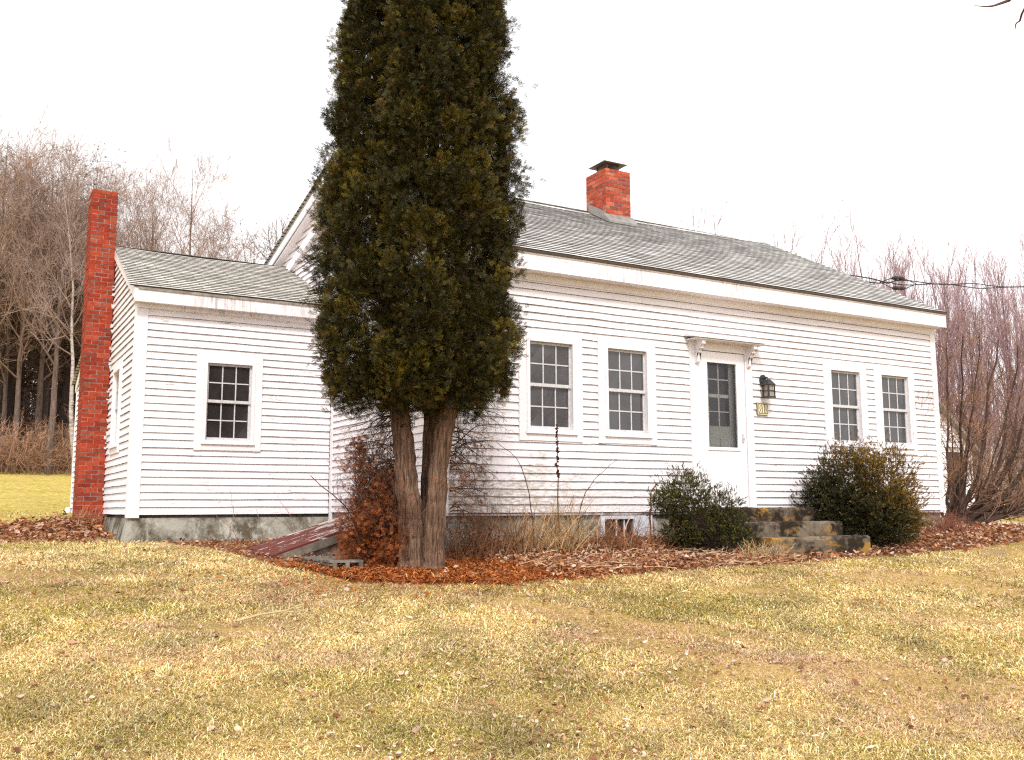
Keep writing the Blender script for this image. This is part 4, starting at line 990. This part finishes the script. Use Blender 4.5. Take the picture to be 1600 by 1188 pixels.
def clump(name,label,cx,cy,n,h,col,sp=.2,colj=.35,r=.004,cat='dry weeds'):
    mb=MB(); st=np.stack([rng.normal(cx,sp,n),rng.normal(cy,sp*.5,n),np.zeros(n)],1); st[:,2]=gz(st[:,0],st[:,1])-.02
    d=np.stack([rng.normal(0,.35,n),rng.normal(0,.25,n),np.ones(n)],1); k=7; P=np.zeros((n,k,3)); P[:,0]=st; p=st.copy(); d=nrm(d); L=rng.uniform(.35,1.,n)*h
    for j in range(1,k): d=nrm(d+rng.normal(0,.12,(n,3))+np.array([0,0,-.07])); p=p+d*(L/(k-1))[:,None]; P[:,j]=p
    tubes(mb,P,np.full((n,1),r)*np.linspace(1,.4,k)[None]*rng.uniform(.6,1.3,(n,1)),3,0,col,colj)
    P2,R2=grow(P,np.full((n,k),r*.7),2,.4,1,(.08,.2),.7,.0,.2,4,.7,.5,.0012); tubes(mb,P2,R2,3,0,col,colj)
    return setp(mb.build(name,M['twig']),label,cat)
clump('dry_weed_clump','pale straw clump of tall dry weeds below the first front window',5.95,9.25,150,.78,(.40,.26,.13),.17)
clump('dry_weed_clump','tangled brown dry weeds in front of the cellar window',6.75,9.2,170,.50,(.22,.10,.05),.30)
clump('dry_weed_clump','low reddish brown twiggy weeds just right of the trunks',4.95,9.25,240,.66,(.20,.095,.05),.26)
clump('dry_weed_clump','sparse dry stems left of the straw clump',5.45,9.2,90,.6,(.28,.16,.08),.16)
clump('dry_weed_clump','small tuft of pale dry grass under the left bush',8.15,8.35,90,.26,(.42,.28,.14),.14)
clump('dry_weed_clump','reddish brown brush tuft at the right house corner',13.2,9.55,170,.42,(.22,.095,.06),.26)
clump('dry_weed_clump','few dry weeds in the leaf pile at the tall chimney foot',1.75,15.75,60,.42,(.30,.14,.07),.2)

def noise2(x,y,s,seed):
    r_=np.random.default_rng(seed); v=0*x
    for i in range(7):
        k=r_.normal(0,1,2)*s; v=v+np.sin(k[0]*x+k[1]*y+r_.uniform(0,6.28)+.8*np.sin(k[1]*x*.7-k[0]*y*.6))
    return v/3.2
# --- leaves, needles, grass (uncountable)
def ground_n(x,y):
    e=.05; return nrm(np.stack([-(gz(x+e,y)-gz(x-e,y))/(2*e),-(gz(x,y+e)-gz(x,y-e))/(2*e),np.ones_like(x)],-1))
HOUSEBOX=lambda x,y: ((x>XL-.02)&(x<XR+.02)&(y>YF-.02)&(y<YB))|((x>WXL-.12)&(x<=XL)&(y>WY-.12)&(y<WYB))|((x>8.5)&(x<10.35)&(y>8.52)&(y<10.1))|((x>3.1)&(x<XL)&(y>10.05)&(y<11.33))
def leaves(name,label,x,y,sz,pal,cat='leaf litter',pile=.05,flat=.45):
    ok=~HOUSEBOX(x,y); x,y=x[ok],y[ok]; N=len(x); z=gz(x,y)+np.abs(rng.normal(0,pile,N))+.008
    d=ground_n(x,y)+rng.normal(0,flat,(N,3)); d[:,2]=np.abs(d[:,2])
    pal=np.array(pal); c=pal[rng.integers(0,len(pal),N)]*rng.uniform(.65,1.2,(N,1)); s=rng.uniform(sz[0],sz[1],N)
    mb=MB(); scatter(mb,LFV,LFF,np.stack([x,y,z],1),basis(d),np.stack([s*rng.uniform(.7,1.2,N),s,s*rng.uniform(.4,2.2,N)],1),c)
    return setp(mb.build(name,M['leaf']),label,cat,kind='stuff')
tan=[(.50,.33,.24),(.40,.22,.13),(.58,.43,.34),(.28,.12,.06),(.20,.08,.045),(.46,.26,.14),(.33,.145,.07)]
rust=[(.34,.13,.05),(.26,.085,.035),(.42,.20,.09),(.18,.06,.03),(.48,.30,.18)]
def beds(n,x0,x1,y0,y1,pw=1.):
    x=rng.uniform(x0,x1,n); y=rng.uniform(y0,y1,n); k=rng.random(n)<np.clip(bedmask(x,y)*1.0,0,1)**pw*(rng.random(n)<.97)+.0
    return x[k],y[k]
x,y=beds(22000,8.0,19,7.7,11.5); leaves('leaf_litter','tan and brown fallen leaves drifted along the steps and right house corner',x,y,(.03,.078),tan+rust[:3],pile=.035)
x,y=beds(12000,4.9,8.4,7.4,10); leaves('leaf_litter','brown leaf litter in the bed below the front windows',x,y,(.022,.062),rust+tan,pile=.03)
x,y=beds(4600,2.2,4.9,7.5,13.7); leaves('leaf_litter','rusty leaf litter between the wing and the big tree',x,y,(.02,.055),rust+tan[:2],pile=.018)
n=4200; x=rng.normal(1.35,.62,n); y=rng.normal(15.6,.85,n); leaves('leaf_litter','heap of russet leaves at the foot of the tall chimney',x,y,(.04,.085),rust+tan[:2],pile=.05)
n=1500; dd=4+9*rng.random(n); bb=R(30)+rng.uniform(-.62,.62,n); x=dd*np.sin(bb); y=dd*np.cos(bb); k=bedmask(x,y)<.2; leaves('lawn_leaves','single dry leaves scattered over the lawn',x[k],y[k],(.018,.055),tan+[(.66,.52,.42)],pile=.006,flat=.35)
n=3800; dd=4+3.2*rng.random(n)**1.4; bb=R(30)+rng.normal(.12,.26,n); x=dd*np.sin(bb); y=dd*np.cos(bb); k=noise2(x,y,1.5,77)+.5*noise2(x,y,4.,78)>.15; leaves('lawn_chaff','pinkish shreds of old leaves matted in the worn near lawn',x[k],y[k],(.010,.034),tan+[(.70,.52,.42),(.66,.46,.36),(.30,.15,.09)],pile=.006,flat=.4)
# stems lying in the bed
n=130; x=rng.uniform(5.0,8.4,n); y=7.75+1.6*rng.beta(1.3,1.6,n); mb=MB(); a=rng.normal(0,.7,n); L=rng.uniform(.12,.6,n); k=5; P=np.zeros((n,k,3))
for j in range(k): P[:,j,0]=x+np.cos(a)*L*(j/4-.5); P[:,j,1]=y+np.sin(a)*L*(j/4-.5); P[:,j,2]=gz(P[:,j,0],P[:,j,1])+.03+rng.uniform(0,.03,n)+.06*rng.random(n)*(j/4)
tubes(mb,P,np.full((n,k),.0036)*rng.uniform(.5,1.5,(n,1)),4,0,np.where(rng.random((n,1))<.5,np.array([.45,.32,.20]),np.array([.28,.14,.075])),.2)
setp(mb.build('fallen_stems',M['twig']),'broken dry stems lying crosswise in the front bed','dry stems',kind='stuff')
# needle duff under the tree
n=42000; x=rng.normal(3.95,1.15,n); y=rng.normal(8.15,.62,n); k=(rng.random(n)<bedmask(x,y)+.06)&~HOUSEBOX(x,y)&(y>7.1); x,y=x[k],y[k]; n=len(x)
TV=np.array([[-.08,-.5,0],[.08,-.5,0],[.05,.5,.12],[-.05,.5,.12]]); mb=MB()
c=np.where(rng.random((n,1))<.6,np.array([.42,.125,.028]),np.array([.27,.075,.022])); c=np.where(rng.random((n,1))<.12,np.array([.56,.31,.13]),c)*rng.uniform(.6,1.25,(n,1))
scatter(mb,TV,[[0,1,2,3]],np.stack([x,y,gz(x,y)+rng.uniform(.004,.045,n)],1),basis(np.array([0,0,1.])+rng.normal(0,.35,(n,3))),rng.uniform(.03,.08,n),c)
setp(mb.build('needle_duff',M['leaf']),'orange brown needle duff under the big tree','needle litter',kind='stuff')

# grass
def grass(n,d0,d1,pw):
    u=rng.random(n); dd=(d0**(2-pw)+u*(d1**(2-pw)-d0**(2-pw)))**(1/(2-pw)); bb=R(30)+np.where(rng.random(n)<.84,rng.uniform(-.66,.66,n),rng.uniform(-1.15,1.15,n)); x=dd*np.sin(bb); y=dd*np.cos(bb)
    bm=bedmask(x,y); k=~HOUSEBOX(x,y)&(rng.random(n)>bm*1.3+.0)
    bare=noise2(x,y,1.6,5)+.6*noise2(x,y,4.,6); k&=~((bare>.70)&(rng.random(n)<.78))
    x,y,dd=x[k],y[k],dd[k]; n=len(x)
    gmask=noise2(x,y,1.1,8)*.6+noise2(x,y,3.4,9)*.5
    ht=.017+.010*np.clip(noise2(x,y,5.,12),-1,1.5)+rng.exponential(.008,n); ht=np.clip(ht,.010,.08)*np.clip(.75+dd*.03,.8,1.2)
    lean=np.clip(rng.normal(1.40,.30,n),.15,1.66); az=rng.uniform(0,2*np.pi,n)+.5*noise2(x,y,2.,14)
    L=ht*1.55; wd=rng.uniform(.0014,.0030,n)*np.clip(dd/5,1,2.2)
    hd=np.stack([np.cos(az),np.sin(az)],1); sd=np.stack([-np.sin(az+rng.normal(0,.5,n)),np.cos(az)],1)
    z=gz(x,y)-.004; b=np.stack([x,y,z],1); s3=np.hstack([sd,np.zeros((n,1))])*wd[:,None]; h3=np.hstack([hd,np.zeros((n,1))])
    m_=b+h3*(L*.5*np.sin(lean*.6))[:,None]; m_[:,2]+=L*.5*np.cos(lean*.6); t=m_+h3*(L*.5*np.sin(lean*1.25))[:,None]; t[:,2]+=L*.5*np.cos(lean*1.25)
    V=np.stack([b-s3,b+s3,m_+s3*.8,m_-s3*.8,t],1).reshape(-1,3); i=np.arange(n)[:,None]*5
    dead=np.array([[.84,.70,.33],[.75,.56,.24],[.90,.80,.54],[.50,.29,.11],[.86,.73,.35],[.77,.54,.31]]); gr=np.array([[.34,.30,.06],[.44,.37,.075],[.26,.24,.045],[.54,.43,.11]])
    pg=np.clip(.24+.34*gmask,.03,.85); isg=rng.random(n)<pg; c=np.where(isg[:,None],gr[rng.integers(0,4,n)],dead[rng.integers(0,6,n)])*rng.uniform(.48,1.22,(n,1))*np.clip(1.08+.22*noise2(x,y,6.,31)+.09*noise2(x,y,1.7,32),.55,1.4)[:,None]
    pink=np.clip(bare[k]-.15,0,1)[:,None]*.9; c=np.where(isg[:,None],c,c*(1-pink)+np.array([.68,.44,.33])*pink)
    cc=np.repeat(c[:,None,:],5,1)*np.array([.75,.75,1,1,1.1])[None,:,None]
    return V,i+[[0,1,2,3]],i+[[3,2,4]],cc.reshape(-1,3)
mb=MB()
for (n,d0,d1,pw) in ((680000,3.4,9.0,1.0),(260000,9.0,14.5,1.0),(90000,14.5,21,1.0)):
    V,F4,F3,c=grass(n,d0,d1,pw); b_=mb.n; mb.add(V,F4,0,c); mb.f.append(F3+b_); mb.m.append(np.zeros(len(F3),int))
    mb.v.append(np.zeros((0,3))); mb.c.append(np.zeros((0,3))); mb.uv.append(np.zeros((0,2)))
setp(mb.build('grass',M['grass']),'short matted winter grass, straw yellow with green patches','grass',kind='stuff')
mb=MB(); tubes(mb,np.array([[[1.74,6.81,float(gz(1.74,6.81))+.035],[1.95,6.93,float(gz(1.95,6.93))+.045],[2.12,6.96,float(gz(2.12,6.96))+.05],[2.28,7.08,float(gz(2.28,7.08))+.06]]]),np.array([[.008,.008,.006,.004]]),6,0,(.45,.33,.20)); tubes(mb,np.array([[[2.12,6.96,float(gz(2.12,6.96))+.05],[2.2,6.94,float(gz(2.2,6.94))+.04],[2.27,6.95,float(gz(2.27,6.95))+.05]]]),np.array([[.005,.004,.003]]),5,0,(.45,.33,.20))
setp(mb.build('fallen_stick',M['twig']),'pale forked stick lying on the lawn','stick')

# --- bare trees
def tree_mesh(H,r,limbs,spread,seed,col,lv,k=14,crown0=.3,up=.10,rmin=.008,sway=.02,fork=0):
    global rng; old=rng; rng=np.random.default_rng(seed)
    z=np.linspace(-.3,H*.93,k); p=np.zeros((1,k,3)); p[0,:,2]=z; p[0,1:,:2]=np.cumsum(rng.normal(0,sway*H/k,(k-1,2)),0)*1.0
    rr=(r*(1-.965*np.linspace(0,1,k)**.8))[None]; tr=MB(); tubes(tr,p,rr,9,0,(1,1,1)); P0,R0=p,rr
    if fork:
        Pf,Rf=grow(p,rr,fork,.3,.6,(H*.45,H*.6),.35,.12,.06,10,.75,.2,rmin,.1); tubes(tr,Pf,Rf,7); P0=[(p,rr),(Pf,Rf)]
    else: P0=[(p,rr)]
    cr_=MB()
    for (pp,r_) in P0:
        P,Rr=grow(pp,r_,limbs,crown0 if pp is p else .1,.98,(H*spread*.6,H*spread),.85,up,.10,9,.45,.25,rmin,.22); tubes(cr_,P,Rr,5,0,np.array(col)*.8,.15)
        for q,(m,a,b,an) in enumerate(lv):
            P,Rr=grow(P,Rr,m,.12,1.,(H*a,H*b),an,up*.7,.14,6,.6,.4,rmin*(.8 if q<len(lv)-1 else .65),.25); tubes(cr_,P,Rr,3,0,col,.25)
    tips=P[:,-1]; rng=old; return tr,cr_,tips
def make_tree(name,label,spec,bark,loc,group=None,rot=0,sc=1,needles=0,cat='tree'):
    e=empty(name,loc,label,cat,group); e.rotation_euler=(0,0,rot); e.scale=(sc,sc,sc)
    tr,cr_,tips=tree_mesh(**spec)
    tr.build('trunk',M[bark],e,smooth=True,local=True)
    if needles:
        s=tips[rng.random(len(tips))<needles]; n=len(s); NV=[];NF=[]
        for i in range(10):
            a=i*2.4; d=np.array([math.cos(a)*.8,math.sin(a)*.8,.35+.3*((i*3)%4)/4]); q=nrm(np.cross(d,[0,0,1.])); b=len(NV); NV+=[-q*.05,q*.05,d]; NF.append([b,b+1,b+2])
        scatter(cr_,np.array(NV),NF,s,basis(rng.normal(0,.5,(n,3))+[0,0,1]),rng.uniform(.10,.22,n),np.where(rng.random((n,1))<.6,np.array([.07,.08,.03]),np.array([.13,.125,.05]))*rng.uniform(.6,1.2,(n,1)))
    cr_.build('crown',M['twig'],e,local=True); return e
def copy_tree(src,loc,rot,sc,label=None,group=None):
    c=src.copy(); COL.objects.link(c); c.location=loc; c.rotation_euler=(0,0,rot); c.scale=(sc[0],sc[0],sc[1])
    if label: c['label']=label
    if group: c['group']=group
    elif 'group' in c: del c['group']
    for ch in src.children:
        d=ch.copy(); COL.objects.link(d); d.parent=c
    return c
def gl3(x,y): return (x,y,float(gz(x,y))-.1)
TW=(.32,.22,.175)
specA=dict(H=15,r=.16,limbs=24,spread=.29,seed=21,col=TW,lv=[(6,.07,.16,.7),(5,.035,.09,.7),(3,.02,.05,.7)],crown0=.30,rmin=.0075,up=.13)
specB=dict(H=14,r=.18,limbs=15,spread=.32,seed=22,col=(.29,.20,.16),lv=[(5,.08,.18,.65),(4,.04,.09,.7),(3,.02,.05,.7)],crown0=.34,fork=2,rmin=.0075,up=.13)
specC=dict(H=15.5,r=.24,limbs=40,spread=.20,seed=23,col=(.12,.08,.06),lv=[(6,.05,.10,.8),(4,.02,.05,.8)],crown0=.25,up=.02)
specD=dict(H=14,r=.12,limbs=16,spread=.24,seed=24,col=(.30,.22,.19),lv=[(5,.06,.13,.6),(5,.03,.07,.7),(3,.02,.04,.7)],crown0=.35,sway=.05)
GW='bare grey trees of the wood behind the left lawn'; LW='bare slender grey tree in the dense wood behind the left lawn'
GP='dark pines of the wood behind the left lawn'; LP='dark trunked pine with thin needles in the wood behind the left lawn'
A=make_tree('bare_tree',LW,specA,'bark',gl3(2.2,46),GW)
Bt=make_tree('bare_tree','bare forked grey tree just left of the tall chimney at the wood edge',specB,'bark',gl3(3.4,44.5),rot=1.)
Pn=make_tree('pine_tree',LP,specC,'bark_dark',gl3(3.2,49),GP,needles=.4)
Bi=make_tree('birch_tree','leaning pale birch close left of the tall chimney',specD,'bark_birch',gl3(4.25,43.5),rot=.4); Bi.rotation_euler=(0,R(-5),.4)
copy_tree(Bi,gl3(4.75,45),2.2,(.95,1.),'upright pale birch partly behind the tall chimney')
r2=random.Random(5)
for (x,y,pr) in [(.9,45,A),(1.6,47.5,A),(2.9,48,Bt),(4.9,47,A),(5.9,48,Bt),(-.6,46,A),(1.1,50,Bt),(3.9,52,A),(5.4,53,A),(2.3,55,Bt),(.3,54,A),(6.9,52,Bt),(-1.5,50,Bt),(1.8,60,A),(7.3,60,Bt),(3.3,64,A),(6.1,66,Bt),(.6,63,A)]:
    copy_tree(pr,gl3(x+r2.uniform(-.3,.3),y),r2.uniform(0,6.28),(r2.uniform(.85,1.15),r2.uniform(.88,1.06)*(1. if x<5.5 else .9)),LW,GW)
for (x,y) in [(.6,48),(1.9,51),(4.3,50),(5.2,49.5),(2.7,57),(.9,56),(4.0,61),(5.8,57),(-.8,52),(2.0,66),(5.0,69),(6.4,62),(3.0,72),(1.2,70),(6.9,70),(2.4,53),(3.6,57),(.2,60),(1.4,63),(4.6,54),(2.9,60),(.1,51),(5.3,64),(1.7,75),(4.2,76)]:
    copy_tree(Pn,gl3(x,y),r2.uniform(0,6.28),(r2.uniform(.9,1.3),r2.uniform(.85,1.05)),LP,GP)
# the separate trees above the wing roof
copy_tree(A,gl3(9.1,46),1.1,(1.0,1.07),'lone rounded bare tree rising over the middle of the wing roof')
copy_tree(Bt,gl3(7.6,48),2.5,(1.0,1.03),'bare forked tree behind the wing roof just right of the tall chimney')
copy_tree(A,gl3(10.9,50),3.3,(1.0,.95),'shorter bare tree over the right half of the wing roof')
sp=dict(specA); sp.update(H=13,seed=31,limbs=16,spread=.42,up=.05,lv=[(6,.07,.15,.8),(5,.04,.08,.8),(3,.02,.04,.8)],r=.2,rmin=.011,col=(.20,.14,.115))
make_tree('bare_tree','wide branching bare tree low beside the steep gable edge',sp,'bark',gl3(12.2,47))
sp=dict(specA); sp.update(H=14.5,seed=33,limbs=16,spread=.17,crown0=.40,lv=[(5,.05,.10,.5),(4,.03,.06,.6)],r=.22,rmin=.012,col=(.17,.12,.10))
make_tree('bare_tree','slim bare tree with a tall leader next to the steep gable edge',sp,'bark',gl3(13.1,46))

copy_tree(Bt,gl3(8.5,54),.7,(1.1,1.12),'hazy bare tree standing deep behind the left part of the wing roof')
copy_tree(A,gl3(12.4,56),5.1,(1.1,.98),'faint bare tree low behind the wing roof beside the gable')
# right hand saplings: clumps of straight whips
def sapling(label,seed,loc,group=None,H=13,n=7,col=(.34,.225,.225)):
    global rng; e=empty('sapling_clump',loc,label,'saplings',group); old=rng; rng=np.random.default_rng(seed)
    st=np.stack([rng.normal(0,.7,n),rng.normal(0,.7,n),np.full(n,-.2)],1); d=nrm(np.stack([rng.normal(0,.10,n),rng.normal(0,.10,n),np.ones(n)],1)); k=12; P=np.zeros((n,k,3)); P[:,0]=st; p=st.copy(); L=rng.uniform(.75,1.02,n)*H
    for j in range(1,k): d=nrm(d+rng.normal(0,.035,(n,3))+[0,0,.02]); p=p+d*(L/(k-1))[:,None]; P[:,j]=p
    Rr=rng.uniform(.045,.085,n)[:,None]*np.linspace(1,.15,k)[None]; mb=MB(); tubes(mb,P,Rr,6,0,np.array(col)*.6,.2); mb.build('trunk',M['twig'],e,local=True)
    mb=MB(); P1,R1=grow(P,Rr,26,.18,.97,(1.2,3.2),.42,.10,.07,7,.45,.3,.010); tubes(mb,P1,R1,4,0,np.array(col)*.85,.2)
    P2,R2=grow(P1,R1,6,.15,1,(.5,1.4),.45,.08,.09,5,.6,.4,.008); tubes(mb,P2,R2,3,0,col,.25); mb.build('crown',M['twig'],e,local=True); rng=old; return e
GS='straight bare saplings standing behind the house on the right'; LS='clump of tall thin bare pinkish brown saplings behind the house on the right'
sA=sapling(LS,41,gl3(36,29),GS); sB=sapling(LS,42,gl3(43,30),GS,13.5,8,(.36,.24,.27))
for (x,y,s) in [(39,31,1.),(41.5,27.5,.98),(45.5,29,1.02),(47.5,27,1.05),(49.5,30,1.06),(44,33,1.05),(38,33.5,.98),(33.6,29.5,.9),(51,33,1.1),(48.5,34,1.1),(42.5,35,1.03),(46.5,24.5,.95),(35,32,.93),(53,29,1.1),(50.5,25.5,1.),(40.3,24.8,.86),(44.2,25.8,.92),(34.4,28.2,.9),(37.2,27.6,.9),(39.6,29.4,.97),(36.8,31.5,.97),(41.2,32.6,1.),(33.0,31.6,.88),(38.4,25.8,.82)]:
    copy_tree(random.choice([sA,sB]),gl3(x,y),r2.uniform(0,6.28),(1.,s),LS,GS)
sC=sapling('few thin sapling tips just showing above the ridge right of the ridge chimney',43,gl3(27.6,31),H=12.9,n=5)
copy_tree(sC,gl3(31.0,31.5),2.,(1.,1.02),'sparse sapling tips showing above the right end of the ridge')

# undergrowth
def thicket(name,label,x0,x1,y0,y1,n,h,col,r=.012):
    mb=MB(); st=np.stack([rng.uniform(x0,x1,n),rng.uniform(y0,y1,n),np.zeros(n)],1); st[:,2]=gz(st[:,0],st[:,1])-.05
    d=nrm(np.stack([rng.normal(0,.45,n),rng.normal(0,.45,n),np.ones(n)],1)); k=7; P=np.zeros((n,k,3)); P[:,0]=st; p=st.copy(); L=rng.uniform(.5,1.,n)*h
    for j in range(1,k): d=nrm(d+rng.normal(0,.16,(n,3))+[0,0,-.05]); p=p+d*(L/(k-1))[:,None]; P[:,j]=p
    Rr=np.full((n,k),r)*np.linspace(1,.5,k)[None]; tubes(mb,P,Rr,3,0,col,.3)
    P1,R1=grow(P,Rr,6,.15,1,(h*.15,h*.45),.7,.02,.18,5,.7,.5,r*.5); tubes(mb,P1,R1,3,0,col,.35)
    P2,R2=grow(P1,R1,4,.15,1,(h*.06,h*.2),.8,.02,.2,4,.7,.5,r*.45); tubes(mb,P2,R2,3,0,np.array(col)*1.2,.35)
    return setp(mb.build(name,M['twig']),label,'undergrowth',kind='stuff')
thicket('undergrowth','reddish brown brush along the edge of the left wood',-4,9,43,49,620,2.7,(.26,.15,.095),.014)
thicket('undergrowth','taller greyish brown brush deeper in the left wood',-3,12,52,72,640,5.8,(.12,.08,.065),.024)
thicket('undergrowth','brown thicket beyond the driveway on the right',24.5,46,19,27,650,3.3,(.23,.165,.135),.013)
# tree standing just outside the right edge; only its twig tips reach into view
ov=empty('bare_tree',(13.5,4.6,.45),'bare twig tips of an overhanging tree at the upper right edge','tree')
a1=P3(1625,-10,9.5); a2=P3(1574,2,9.3); a3=P3(1548,10,9.2); a4=P3(1522,9,9.2)
b1=P3(1640,20,9.5); b2=P3(1592,34,9.3); b3=P3(1586,47,9.3)
mb=MB(); tubes(mb,path1([[13.5,4.6,.3],[13.4,4.7,3.5],[13.2,4.9,7.0],[13.1,4.8,10.]],14),np.linspace(.2,.05,14)[None],9); mb.build('trunk',M['bark'],ov,smooth=True)
mb=MB(); tubes(mb,path1([[13.25,4.85,6.3],(np.array([13.25,4.85,6.3])+a1)/2+[0,0,.3],a1,a2,a3,a4],20),np.linspace(.03,.0022,20)[None],5,0,(.10,.06,.05)); tubes(mb,path1([[13.3,4.8,5.4],(np.array([13.3,4.8,5.4])+b1)/2,b1,b2,b3],16),np.linspace(.025,.002,16)[None],5,0,(.10,.06,.05)); mb.build('branch',M['twig'],ov)

# trees across the road, mirrored in the panes
for (x,y,r_) in ((9,-19,.3),(15,-23,1.9),(22,-20,3.0),(30,-26,4.4)):
    copy_tree(Bt if r_<2 else A,gl3(x,y),r_,(1.,1.),'bare tree across the road, seen only mirrored in the window glass','trees mirrored in the window glass')
